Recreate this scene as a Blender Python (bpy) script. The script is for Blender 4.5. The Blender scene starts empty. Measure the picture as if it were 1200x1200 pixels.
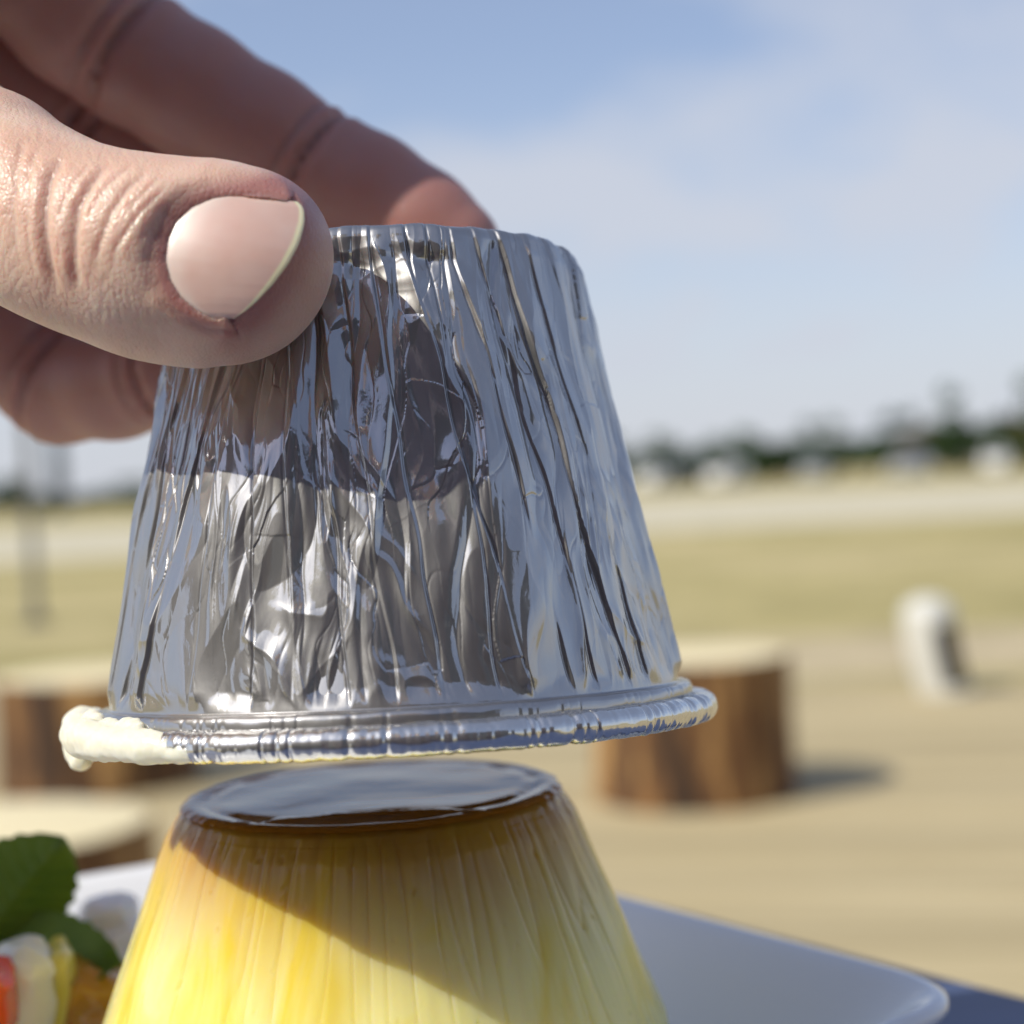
import bpy, bmesh, math, random
import numpy as np
from mathutils import Vector, Matrix

random.seed(7)
SC = bpy.context.scene
COL = SC.collection

# ------------------------------------------------------------------ camera
F = 2000.0                       # focal length in photo pixels (1200 px wide)
ROLL = math.radians(2.8)
PITCH = math.radians(-0.95)
CAM = Vector((0.0, 0.0, 0.8035))
c_r = Vector((math.cos(ROLL), 0, -math.sin(ROLL)))
fwd0 = Vector((0, 1, 0))
up0 = Vector((math.sin(ROLL), 0, math.cos(ROLL)))
c_f = (fwd0 * math.cos(PITCH) + Vector((0, 0, 1)) * math.sin(PITCH)).normalized()
c_r = (c_r - c_f * c_r.dot(c_f)).normalized()
c_u = c_r.cross(c_f).normalized()
cam = bpy.data.objects.new('camera', bpy.data.cameras.new('camera'))
COL.objects.link(cam)
cam.matrix_world = Matrix(((c_r.x, c_u.x, -c_f.x, CAM.x), (c_r.y, c_u.y, -c_f.y, CAM.y),
                           (c_r.z, c_u.z, -c_f.z, CAM.z), (0, 0, 0, 1)))
cam.data.sensor_width = 36
cam.data.lens = F / 1200 * 36
cam.data.clip_start = 0.005
cam.data.clip_end = 3000
cam.data.dof.use_dof = True
cam.data.dof.focus_distance = 0.178
cam.data.dof.aperture_fstop = 16.5
cam.data.dof.aperture_blades = 0
SC.camera = cam

# ------------------------------------------------------------------ sky, sun, exposure
SUN_EL = math.radians(45)
SUN_AZ = math.radians(31)          # from the left (-x), turned slightly to the camera's side
sun_dir = Vector((-math.cos(SUN_EL) * math.cos(SUN_AZ), -math.cos(SUN_EL) * math.sin(SUN_AZ), math.sin(SUN_EL)))
W = bpy.data.worlds.new('World'); SC.world = W; W.use_nodes = True
nt = W.node_tree; nt.nodes.clear()
def wn(t): return nt.nodes.new(t)
sky = wn('ShaderNodeTexSky'); sky.sky_type = 'NISHITA'; sky.sun_disc = False
sky.sun_elevation = SUN_EL
sky.sun_rotation = math.atan2(sun_dir.x, sun_dir.y)
sky.air_density = 1.0; sky.dust_density = 0.6; sky.ozone_density = 3.0
tc = wn('ShaderNodeTexCoord')
mp = wn('ShaderNodeMapping'); mp.inputs['Rotation'].default_value = (0.0, 0.35, 0.3); mp.inputs['Scale'].default_value = (3.0, 3.0, 6.5)
mp.inputs['Location'].default_value = (5.3, 1.1, 2.1)
nz = wn('ShaderNodeTexNoise'); nz.inputs['Scale'].default_value = 1.35; nz.inputs['Detail'].default_value = 5; nz.inputs['Roughness'].default_value = 0.55
cr = wn('ShaderNodeValToRGB'); cr.color_ramp.elements[0].position = 0.36; cr.color_ramp.elements[1].position = 0.66
cr.color_ramp.elements[0].color = (0.0, 0.0, 0.0, 1); cr.color_ramp.elements[1].color = (0.9, 0.9, 0.9, 1)
cm = wn('ShaderNodeMixRGB'); cm.inputs['Color2'].default_value = (4.6, 4.85, 5.5, 1)
bg = wn('ShaderNodeBackground'); bg.inputs['Strength'].default_value = 0.105
wo = wn('ShaderNodeOutputWorld')
L = nt.links.new
L(tc.outputs['Generated'], mp.inputs['Vector']); L(mp.outputs['Vector'], nz.inputs['Vector'])
sx = wn('ShaderNodeSeparateXYZ'); L(tc.outputs['Generated'], sx.inputs[0])
hz = wn('ShaderNodeMapRange'); hz.interpolation_type = 'SMOOTHSTEP'
hz.inputs['From Min'].default_value = 0.0; hz.inputs['From Max'].default_value = 0.26; hz.inputs['To Min'].default_value = 0.85; hz.inputs['To Max'].default_value = 0.22
L(sx.outputs['Z'], hz.inputs['Value'])
th_ = wn('ShaderNodeMapRange'); th_.inputs['From Min'].default_value = 0.2; th_.inputs['From Max'].default_value = 0.6; th_.inputs['To Min'].default_value = 1.0; th_.inputs['To Max'].default_value = 0.25
L(sx.outputs['Z'], th_.inputs['Value'])
ml_ = wn('ShaderNodeMath'); ml_.operation = 'MULTIPLY'; L(cr.outputs['Color'], ml_.inputs[0]); L(th_.outputs['Result'], ml_.inputs[1])
mxx = wn('ShaderNodeMath'); mxx.operation = 'MAXIMUM'; L(hz.outputs['Result'], mxx.inputs[0]); L(ml_.outputs[0], mxx.inputs[1])
L(nz.outputs['Fac'], cr.inputs['Fac']); L(mxx.outputs[0], cm.inputs['Fac'])
wb = wn('ShaderNodeMixRGB'); wb.blend_type = 'MULTIPLY'; wb.inputs['Fac'].default_value = 1.0; wb.inputs['Color2'].default_value = (1.05, 0.985, 1.02, 1)
L(sky.outputs['Color'], wb.inputs['Color1']); L(wb.outputs['Color'], cm.inputs['Color1']); L(cm.outputs['Color'], bg.inputs['Color']); L(bg.outputs['Background'], wo.inputs['Surface'])

sun = bpy.data.objects.new('sun', bpy.data.lights.new('sun', 'SUN'))
COL.objects.link(sun)
sun.data.energy = 3.4; sun.data.angle = math.radians(0.5); sun.data.color = (1.0, 0.95, 0.83)
sun.rotation_euler = sun_dir.to_track_quat('Z', 'Y').to_euler()
sun.location = (-5, -1, 6)

SC.view_settings.view_transform = 'Standard'
SC.view_settings.look = 'None'
SC.view_settings.gamma = 1.0
SC.view_settings.use_curve_mapping = False
SC.view_settings.exposure = 0.35
SC.render.engine = 'CYCLES'
SC.cycles.use_denoising = True
SC.cycles.max_bounces = 8
SC.cycles.sample_clamp_indirect = 4.0
SC.cycles.sample_clamp_direct = 30.0

# ------------------------------------------------------------------ helpers
def at(px, py, d):
    """world point seen at photo pixel (px, py), d metres from the camera along the view axis"""
    return CAM + c_r * ((px - 600) / F * d) + c_u * ((600 - py) / F * d) + c_f * d

R_ = np.array(c_r); U_ = np.array(c_u); Fd_ = np.array(c_f); C_ = np.array(CAM)
def to_px(P):
    q = P - C_
    d = q @ Fd_
    return 600 + F * (q @ R_) / d, 600 - F * (q @ U_) / d, d
def at_np(px, py, d):
    px = np.asarray(px, float)[..., None]; py = np.asarray(py, float)[..., None]; d = np.asarray(d, float)[..., None]
    return C_ + R_ * ((px - 600) / F * d) + U_ * ((600 - py) / F * d) + Fd_ * d

def link(name, me, mat=None, parent=None, smooth=True):
    o = bpy.data.objects.new(name, me); COL.objects.link(o)
    if mat and not me.materials: me.materials.append(mat)
    if parent: o.parent = parent
    if smooth:
        me.polygons.foreach_set('use_smooth', np.ones(len(me.polygons), bool))
    me.update()
    return o
def mesh(name, verts, faces):
    me = bpy.data.meshes.new(name)
    me.from_pydata([tuple(v) for v in verts], [], faces); me.update()
    return me
def grid_mesh(name, V, wrap_u=True):
    """V: (nv, nu, 3) rows along v; wraps round u"""
    nv, nu, _ = V.shape
    me = bpy.data.meshes.new(name)
    idx = np.arange(nv * nu).reshape(nv, nu)
    if wrap_u:
        nx = np.roll(idx, -1, axis=1)
        a, b, c, d = idx[:-1], nx[:-1], nx[1:], idx[1:]
    else:
        a, b, c, d = idx[:-1, :-1], idx[:-1, 1:], idx[1:, 1:], idx[1:, :-1]
    q = np.stack([a, b, c, d], -1).reshape(-1, 4)
    me.vertices.add(nv * nu); me.vertices.foreach_set('co', V.reshape(-1).astype(np.float32))
    n = len(q)
    me.loops.add(n * 4); me.loops.foreach_set('vertex_index', q.reshape(-1).astype(np.int32))
    me.polygons.add(n); me.polygons.foreach_set('loop_start', np.arange(0, n * 4, 4, dtype=np.int32))
    me.polygons.foreach_set('loop_total', np.full(n, 4, np.int32))
    me.update(calc_edges=True); me.validate()
    return me
def outward(me):
    bm = bmesh.new(); bm.from_mesh(me); bmesh.ops.recalc_face_normals(bm, faces=bm.faces); bm.to_mesh(me); bm.free(); return me
def flip(me):
    me.flip_normals(); return me
def empty(name, loc, label, cat, group=None):
    o = bpy.data.objects.new(name, None); COL.objects.link(o); o.location = loc
    o.empty_display_size = 0.02
    tag(o, label, cat, group); return o
def tag(o, label=None, cat=None, group=None, kind=None):
    if label: o['label'] = label
    if cat: o['category'] = cat
    if group: o['group'] = group
    if kind: o['kind'] = kind
    return o
def bm_mesh(name, bm):
    me = bpy.data.meshes.new(name); bm.to_mesh(me); bm.free(); return me
def box_bm(bm, cx, cy, cz, sx, sy, sz, bevel=0.0, seg=1):
    r = bmesh.ops.create_cube(bm, size=1.0)
    bmesh.ops.scale(bm, vec=(sx, sy, sz), verts=r['verts'])
    bmesh.ops.translate(bm, vec=(cx, cy, cz), verts=r['verts'])
    if bevel:
        es = list({e for v in r['verts'] for e in v.link_edges})
        bmesh.ops.bevel(bm, geom=es, offset=bevel, segments=seg, affect='EDGES', profile=0.5)
def lathe(name, prof, n=64, cap=True):
    """prof: list of (r, z)"""
    vs, fs = [], []
    for r, z in prof:
        for k in range(n):
            a = 2 * math.pi * k / n
            vs.append((r * math.cos(a), r * math.sin(a), z))
    for i in range(len(prof) - 1):
        for k in range(n):
            k2 = (k + 1) % n
            fs.append((i * n + k, i * n + k2, (i + 1) * n + k2, (i + 1) * n + k))
    if cap:
        fs.append(tuple(range(n))[::-1]); fs.append(tuple((len(prof) - 1) * n + k for k in range(n)))
    return mesh(name, vs, fs)

# numpy noise
_rng = np.random.RandomState(11)
_perm = _rng.permutation(256).astype(np.int32); _perm = np.concatenate([_perm, _perm, _perm])
_grad = _rng.normal(size=(256, 3)); _grad /= np.linalg.norm(_grad, axis=1)[:, None]
_pts = _rng.rand(256, 3).astype(np.float32); _grad = _grad.astype(np.float32)
def _hash(i, j, k):
    return _perm[(_perm[(_perm[i & 255] + j) & 255] + k) & 255]
def perlin(P):
    P = P.astype(np.float32); Pi = np.floor(P).astype(np.int32); f = P - Pi
    u = f * f * f * (f * (f * 6 - 15) + 10)
    out = 0
    for dx in (0, 1):
        for dy in (0, 1):
            for dz in (0, 1):
                g = _grad[_hash(Pi[..., 0] + dx, Pi[..., 1] + dy, Pi[..., 2] + dz)]
                w = (u[..., 0] if dx else 1 - u[..., 0]) * (u[..., 1] if dy else 1 - u[..., 1]) * (u[..., 2] if dz else 1 - u[..., 2])
                out = out + w * (g[..., 0] * (f[..., 0] - dx) + g[..., 1] * (f[..., 1] - dy) + g[..., 2] * (f[..., 2] - dz))
    return out * 1.5
def worley(P):
    """F1, F2 and a random value of the nearest cell"""
    P = P.astype(np.float32); Pi = np.floor(P).astype(np.int32)
    f1 = np.full(P.shape[:-1], 9.0, np.float32); f2 = f1.copy(); cid = np.zeros(P.shape[:-1], np.int32)
    for dx in (-1, 0, 1):
        for dy in (-1, 0, 1):
            for dz in (-1, 0, 1):
                c = np.stack([Pi[..., 0] + dx, Pi[..., 1] + dy, Pi[..., 2] + dz], -1)
                h = _hash(c[..., 0], c[..., 1], c[..., 2])
                q = c + _pts[h] - P; d = np.sqrt(np.einsum('...i,...i->...', q, q))
                m = d < f1
                f2 = np.where(m, f1, np.minimum(f2, d)); cid = np.where(m, h, cid); f1 = np.where(m, d, f1)
    return f1, f2, cid
def sstep(a, b, x):
    t = np.clip((x - a) / (b - a), 0, 1); return t * t * (3 - 2 * t)

# ------------------------------------------------------------------ materials
def mat(name):
    m = bpy.data.materials.new(name); m.use_nodes = True
    p = m.node_tree.nodes['Principled BSDF']
    return m, m.node_tree, p
def node(t, typ, **kw):
    n = t.nodes.new(typ)
    for k, v in kw.items():
        if k in n.inputs: n.inputs[k].default_value = v
        else: setattr(n, k, v)
    return n
def simple(name, col, rough=0.6, noise=0.0, scale=20.0, bump=0.0, metallic=0.0, spec=0.5):
    m, t, p = mat(name)
    p.inputs['Roughness'].default_value = rough; p.inputs['Metallic'].default_value = metallic
    p.inputs['Specular IOR Level'].default_value = spec
    if noise or bump:
        c = node(t, 'ShaderNodeTexCoord'); n = node(t, 'ShaderNodeTexNoise', Scale=scale, Detail=6.0)
        t.links.new(c.outputs['Object'], n.inputs['Vector'])
        r = node(t, 'ShaderNodeValToRGB')
        r.color_ramp.elements[0].position = 0.3; r.color_ramp.elements[1].position = 0.7
        r.color_ramp.elements[0].color = tuple(x * (1 - noise) for x in col) + (1,)
        r.color_ramp.elements[1].color = tuple(min(1, x * (1 + noise)) for x in col) + (1,)
        t.links.new(n.outputs['Fac'], r.inputs['Fac']); t.links.new(r.outputs['Color'], p.inputs['Base Color'])
        if bump:
            b = node(t, 'ShaderNodeBump', Strength=0.6, Distance=bump)
            t.links.new(n.outputs['Fac'], b.inputs['Height']); t.links.new(b.outputs['Normal'], p.inputs['Normal'])
    else:
        p.inputs['Base Color'].default_value = tuple(col) + (1,)
    return m

# ------------------------------------------------------------------ the ground
def ground_material():
    m, t, p = mat('dry_field')
    c = node(t, 'ShaderNodeTexCoord')
    mpn = node(t, 'ShaderNodeMapping'); mpn.inputs['Scale'].default_value = (0.22, 0.35, 1)
    t.links.new(c.outputs['Object'], mpn.inputs['Vector'])
    n1 = node(t, 'ShaderNodeTexNoise', Scale=1.0, Detail=7.0, Roughness=0.6)
    t.links.new(mpn.outputs['Vector'], n1.inputs['Vector'])
    r = node(t, 'ShaderNodeValToRGB')
    e = r.color_ramp.elements
    e[0].position = 0.32; e[0].color = (0.37, 0.32, 0.14, 1)
    e[1].position = 0.72; e[1].color = (0.64, 0.53, 0.32, 1)
    a = e.new(0.50); a.color = (0.50, 0.42, 0.205, 1)
    t.links.new(n1.outputs['Fac'], r.inputs['Fac'])
    n2 = node(t, 'ShaderNodeTexNoise', Scale=1.6, Detail=9.0, Roughness=0.75)
    t.links.new(c.outputs['Object'], n2.inputs['Vector'])
    mx = node(t, 'ShaderNodeMixRGB', blend_type='MULTIPLY', Fac=0.55)
    r2 = node(t, 'ShaderNodeValToRGB'); r2.color_ramp.elements[0].color = (0.45, 0.47, 0.40, 1); r2.color_ramp.elements[0].position = 0.35
    r2.color_ramp.elements[1].position = 0.62
    t.links.new(n2.outputs['Fac'], r2.inputs['Fac'])
    t.links.new(r.outputs['Color'], mx.inputs['Color1']); t.links.new(r2.outputs['Color'], mx.inputs['Color2'])
    t.links.new(mx.outputs['Color'], p.inputs['Base Color'])
    p.inputs['Roughness'].default_value = 0.95; p.inputs['Specular IOR Level'].default_value = 0.1
    b = node(t, 'ShaderNodeBump', Strength=0.8, Distance=0.05)
    t.links.new(n2.outputs['Fac'], b.inputs['Height']); t.links.new(b.outputs['Normal'], p.inputs['Normal'])
    return m
g = link('ground', mesh('ground', [(-1500, -1500, -0.06), (1500, -1500, -0.06), (1500, 1500, -0.06), (-1500, 1500, -0.06)], [(0, 1, 2, 3)]), ground_material(), smooth=False)
tag(g, kind='structure')
pm = simple('gravel_path', (0.55, 0.50, 0.37), 0.95, 0.15, 1.5, spec=0.1)
def strip(name, pts, z, m):
    vs = [(x, y, z) for x, y in pts]
    return tag(link(name, mesh(name, vs, [tuple(range(len(vs)))]), m, smooth=False), kind='structure')
strip('path', [(-300, 30), (300, 24), (300, 62), (-300, 70)], -0.056, pm)
strip('dirt_track', [(-60, 7.35), (60, 6.7), (60, 8.2), (-60, 9.4)], -0.056, simple('packed_earth', (0.47, 0.39, 0.25), 0.95, 0.2, 3.0, spec=0.1))

# deck of boards
BD = math.radians(-11)
bdir = Vector((math.cos(BD), math.sin(BD), 0)); bnor = Vector((-math.sin(BD), math.cos(BD), 0))
def wood_deck():
    m, t, p = mat('deck_wood')
    c = node(t, 'ShaderNodeTexCoord'); oi = node(t, 'ShaderNodeObjectInfo')
    mpn = node(t, 'ShaderNodeMapping'); mpn.inputs['Scale'].default_value = (1.2, 22, 22)
    t.links.new(c.outputs['Object'], mpn.inputs['Vector'])
    ad = node(t, 'ShaderNodeVectorMath', operation='ADD')
    t.links.new(mpn.outputs['Vector'], ad.inputs[0])
    ml = node(t, 'ShaderNodeMath', operation='MULTIPLY'); ml.inputs[1].default_value = 37.0
    t.links.new(oi.outputs['Random'], ml.inputs[0]); t.links.new(ml.outputs[0], ad.inputs[1])
    n = node(t, 'ShaderNodeTexNoise', Scale=1.0, Detail=8.0, Roughness=0.65)
    t.links.new(ad.outputs[0], n.inputs['Vector'])
    r = node(t, 'ShaderNodeValToRGB'); r.color_ramp.elements[0].position = 0.3; r.color_ramp.elements[1].position = 0.75
    r.color_ramp.elements[0].color = (0.36, 0.285, 0.15, 1); r.color_ramp.elements[1].color = (0.57, 0.475, 0.29, 1)
    t.links.new(n.outputs['Fac'], r.inputs['Fac'])
    hv = node(t, 'ShaderNodeHueSaturation')
    mr = node(t, 'ShaderNodeMapRange'); mr.inputs['To Min'].default_value = 0.86; mr.inputs['To Max'].default_value = 1.12
    t.links.new(oi.outputs['Random'], mr.inputs['Value']); t.links.new(mr.outputs['Result'], hv.inputs['Value'])
    t.links.new(r.outputs['Color'], hv.inputs['Color']); t.links.new(hv.outputs['Color'], p.inputs['Base Color'])
    p.inputs['Roughness'].default_value = 0.75; p.inputs['Specular IOR Level'].default_value = 0.25
    return m
dm = wood_deck()
bm = bmesh.new(); box_bm(bm, 0, 0, 0, 15.0, 9.4, 0.02)
deck = link('deck', bm_mesh('deck', bm), simple('deck_frame', (0.12, 0.09, 0.06), 0.9, 0.2, 5), smooth=False)
deck.location = bnor * 1.85 + Vector((0, 0, -0.043)); deck.rotation_euler = (0, 0, BD)
tag(deck, kind='structure')
bm = bmesh.new(); box_bm(bm, 0, 0, 0, 15.0, 0.143, 0.03, 0.003)
bme = bm_mesh('board', bm)
for k in range(62):
    b = link('board', bme, dm, deck, smooth=False)
    b.location = (random.uniform(-0.02, 0.02), -4.6 + k * 0.15, 0.0265 + random.uniform(-0.001, 0.001))

# log seats
def stump_mats():
    m, t, p = mat('log_bark')
    c = node(t, 'ShaderNodeTexCoord'); mpn = node(t, 'ShaderNodeMapping'); mpn.inputs['Scale'].default_value = (9, 9, 1.6)
    t.links.new(c.outputs['Object'], mpn.inputs['Vector'])
    n = node(t, 'ShaderNodeTexNoise', Scale=1.0, Detail=8.0, Roughness=0.65); t.links.new(mpn.outputs['Vector'], n.inputs['Vector'])
    r = node(t, 'ShaderNodeValToRGB'); e = r.color_ramp.elements
    e[0].position = 0.43; e[0].color = (0.045, 0.022, 0.010, 1); e[1].position = 0.64; e[1].color = (0.56, 0.34, 0.12, 1)
    q = e.new(0.52); q.color = (0.17, 0.078, 0.025, 1)
    t.links.new(n.outputs['Fac'], r.inputs['Fac']); t.links.new(r.outputs['Color'], p.inputs['Base Color'])
    b = node(t, 'ShaderNodeBump', Strength=0.8, Distance=0.02); t.links.new(n.outputs['Fac'], b.inputs['Height']); t.links.new(b.outputs['Normal'], p.inputs['Normal'])
    p.inputs['Roughness'].default_value = 0.85
    m2, t, p = mat('log_end_grain')
    c = node(t, 'ShaderNodeTexCoord'); n = node(t, 'ShaderNodeTexWave', Scale=14.0, Distortion=2.0, Detail=3.0, wave_type='RINGS', rings_direction='Z')
    t.links.new(c.outputs['Object'], n.inputs['Vector'])
    r = node(t, 'ShaderNodeValToRGB'); e = r.color_ramp.elements
    e[0].color = (0.74, 0.61, 0.35, 1); e[1].color = (0.84, 0.74, 0.48, 1)
    t.links.new(n.outputs['Fac'], r.inputs['Fac']); t.links.new(r.outputs['Color'], p.inputs['Base Color'])
    p.inputs['Roughness'].default_value = 0.7
    return m, m2
bark_m, end_m = stump_mats()
def stump(x, y, rad, h, seed, label):
    root = empty('log_stool', (x, y, 0), label, 'log stool', 'log stools on the deck')
    n = 96; a = np.linspace(0, 2 * np.pi, n, endpoint=False)
    zs = np.linspace(0, h, 18)
    A, Z = np.meshgrid(a, zs)
    P = np.stack([np.cos(A) * 2.5 + seed, np.sin(A) * 2.5, Z * 2], -1)
    ridge = perlin(np.stack([np.cos(A) * 9 + seed, np.sin(A) * 9, Z * 1.2], -1))
    rr = rad * (1 + 0.05 * perlin(P * 0.7) + 0.03 * ridge + 0.05 * (1 - Z / h) ** 2)
    rr[-1] *= 0.985
    V = np.stack([np.cos(A) * rr, np.sin(A) * rr, Z], -1)
    link('bark', grid_mesh('bark', V), bark_m, root)
    top = V[-1]
    vs = [(0, 0, h + 0.004)] + [tuple(v * np.array([0.93, 0.93, 1]) + np.array([0, 0, 0.003])) for v in top] + [tuple(v * np.array([0.99, 0.99, 1])) for v in top]
    fs = [(0, 1 + k, 1 + (k + 1) % n) for k in range(n)] + [(1 + k, 1 + n + k, 1 + n + (k + 1) % n, 1 + (k + 1) % n) for k in range(n)]
    link('cut_face', mesh('cut_face', vs, fs), end_m, root)
    return root
def ground_at(px, py):
    d = at(px, py, 1.0) - CAM
    return CAM + d * (CAM.z / -d.z)
p = ground_at(816, 930); stump(p.x, p.y, 0.245, 0.35, 1.3, 'log stool standing alone with its shadow on the boards, right of the foil cup')
p = ground_at(118, 917); stump(p.x, p.y, 0.275, 0.315, 5.1, 'log stool behind the creamy rim of the foil cup, with pale cut top')
d = at(-18, 972, 1.0) - CAM; p = CAM + d * ((CAM.z - 0.335) / -d.z); stump(p.x, p.y, 0.24, 0.335, 9.7, 'nearest log stool, its pale round top right behind the green mint leaves')

# leaning white post
def white_post():
    p = ground_at(1108, 812)
    root = empty('white_post', (p.x, p.y, 0), 'short white rounded post with dark opening, leaning at the deck edge', 'post')
    wm = simple('white_plastic', (0.62, 0.61, 0.56), 0.45, 0.04, 8)
    n, rows = 48, []
    hgt = 0.34
    for i in range(31):
        s = i / 30
        rr = 0.092 * (1.0 if s < 0.8 else math.sqrt(max(0.02, 1 - ((s - 0.8) / 0.2) ** 2 * 0.97)))
        z = s * hgt; x = -0.05 * s - 0.012 * math.sin(s * 3.1)
        rows.append([(x + rr * math.cos(2 * math.pi * k / n), 1.1 * rr * math.sin(2 * math.pi * k / n), z) for k in range(n)])
    me = grid_mesh('shell', np.array(rows))
    bm = bmesh.new(); bm.from_mesh(me)
    bm.verts.ensure_lookup_table(); bm.faces.new([bm.verts[30 * n + k] for k in range(n)])
    # the opening on the right-hand side
    def opening(f):
        c = f.calc_center_median(); s = c.z / hgt
        return len(f.verts) == 4 and 0.03 < c.z < 0.25 and c.x + 0.05 * s + 0.012 * math.sin(s * 3.1) > -0.012 and c.y < 0.07
    dead = [f for f in bm.faces if opening(f)]
    bmesh.ops.delete(bm, geom=dead, context='FACES')
    bm.to_mesh(me); bm.free()
    link('shell', me, wm, root)
    back = np.array(rows)[:, :, :] .copy()
    cx = back.mean(axis=1, keepdims=True); back = cx + (back - cx) * np.array([0.94, 0.94, 1.0])
    link('dark_lining', grid_mesh('dark_lining', back[:25]), simple('dark_lining', (0.015, 0.015, 0.016), 0.9, spec=0.1), root)
white_post()

# slim pole and far tower on the left
p = ground_at(42, 722)
pole = empty('pole', (p.x, p.y, -0.06), 'slim weathered pole standing in the dry field below the curled fingers', 'pole')
gm = simple('weathered_steel', (0.10, 0.095, 0.08), 0.6, 0.15, 4)
link('shaft', lathe('shaft', [(0.055, 0), (0.055, 0.08), (0.036, 0.1), (0.034, 1.9), (0.02, 1.93)], 20), gm, pole)
link('base_plate', lathe('base_plate', [(0.11, 0.0), (0.11, 0.03), (0.1, 0.035)], 24), gm, pole)
p = CAM + (at(70, 588, 1.0) - CAM) * 150.0
tw = empty('far_tower', (p.x, p.y, -0.06), 'distant slate grey tower on the horizon at the left, under the fingers', 'tower')
tm = simple('slate_cladding', (0.09, 0.115, 0.15), 0.7, 0.1, 0.5)
link('tower_shaft', lathe('tower_shaft', [(0.75, 0), (0.62, 6.0), (0.6, 8.2)], 24), tm, tw)
link('tower_cap', lathe('tower_cap', [(0.85, 8.2), (0.85, 8.7), (0.3, 9.2)], 24), tm, tw)

# ------------------------------------------------------------------ trees and cars far off
leaf_mats = [simple('foliage_dark', (0.04, 0.078, 0.024), 0.8, 0.3, 0.6, spec=0.2), simple('foliage_mid', (0.06, 0.10, 0.03), 0.8, 0.3, 0.6, spec=0.2),
             simple('foliage_brown', (0.13, 0.11, 0.045), 0.8, 0.3, 0.6, spec=0.2)]
trunk_m = simple('trunk_bark', (0.11, 0.08, 0.055), 0.9, 0.3, 3)
def crown_mesh(seed):
    rs = np.random.RandomState(seed); vs, fs = [], []
    clumps = [(rs.normal(0, 0.33, 3) * np.array([1, 1, 0.75]), rs.uniform(0.2, 0.38)) for _ in range(16)]
    for c, r in clumps:
        for _ in range(70):
            dd = rs.normal(size=3); dd /= np.linalg.norm(dd); q = c + dd * r * rs.uniform(0.6, 1.05)
            a = rs.normal(size=3); a /= np.linalg.norm(a); b = np.cross(a, rs.normal(size=3)); b /= np.linalg.norm(b)
            s = rs.uniform(0.05, 0.1); i = len(vs)
            vs += [q - a * s, q + b * s * 0.6, q + a * s, q - b * s * 0.6]; fs.append((i, i + 1, i + 2, i + 3))
    return mesh('crown', vs, fs)
def trunk_mesh():
    return lathe('trunk', [(0.09, 0), (0.06, 0.2), (0.045, 0.6), (0.02, 1.0)], 10)
crowns = []
for s in range(3):
    for k in range(3):
        me = crown_mesh(20 + s); me.materials.append(leaf_mats[k]); crowns.append(me)
trk = trunk_mesh(); trk.materials.append(trunk_m)
def tree(px, dist, hgt, wid, kind, label, cat='tree', group='trees along the far edge of the field'):
    d = at(px, 560, 1.0) - CAM; k = dist / math.hypot(d.x, d.y)
    r = empty('tree', (d.x * k, d.y * k, -0.06), label, cat, group)
    r.rotation_euler.z = random.uniform(0, 6.28)
    t = link('trunk', trk, None, r); t.scale = (hgt * 0.5, hgt * 0.5, hgt * 0.62)
    c = link('crown', crowns[random.randrange(3) * 3 + kind], None, r, smooth=False)
    c.location.z = hgt * 0.48; c.scale = (wid * 0.72, wid * 0.72, hgt * 0.60)
GEN = 'low green tree on the horizon hidden behind the foil cup'
xs = [690, 722, 748, 772, 798, 822, 848, 872, 898, 924, 950, 976, 1002, 1030, 1056]
ORD = ['hidden', 'first', 'second', 'third', 'fourth', 'fifth', 'sixth', 'seventh', 'eighth', 'ninth', 'tenth', 'eleventh', 'twelfth', 'thirteenth', 'fourteenth']
for i, px in enumerate(xs):
    h = 3.5 + (px - 700) / 500 * 1.0 + random.uniform(-0.15, 0.2)
    tree(px, random.uniform(128, 140), h, 5.6, 0 if i % 4 else 1, '%s small green tree from the foil cup in the blurred far treeline' % ORD[i] if i else GEN)
tree(1090, 132, 4.8, 5.2, 2, 'olive brown tree left of the tallest tree at the right of the treeline')
tree(1145, 128, 5.5, 5.6, 0, 'tallest dark tree of the far treeline, near the right edge')
tree(1190, 130, 5.0, 5.5, 2, 'brownish tree at the far right end of the treeline')
tree(1240, 130, 6.0, 5.5, 1, 'tree just past the right end of the visible treeline')
BUSH = {-60: 'bush just beyond the left edge of the horizon', 4: 'taller dark bush at the left edge of the horizon below the fingers', 60: 'low bush at the foot of the distant slate tower',
        120: 'low bush on the horizon between the slate tower and the foil cup', 165: 'low bush on the horizon touching the left wall of the foil cup'}
for i, px in enumerate([-60, 4, 60, 120, 165, 215, 300, 390, 480, 560, 640]):
    tree(px, 190, 2.9 if px > 20 else 4.2, 8.0, 0 if i % 2 else 1, BUSH[px] if px in BUSH else GEN,
         'bush' if px < 200 else 'tree', 'low bushes on the left horizon' if px < 200 else 'trees along the far edge of the field')

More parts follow.
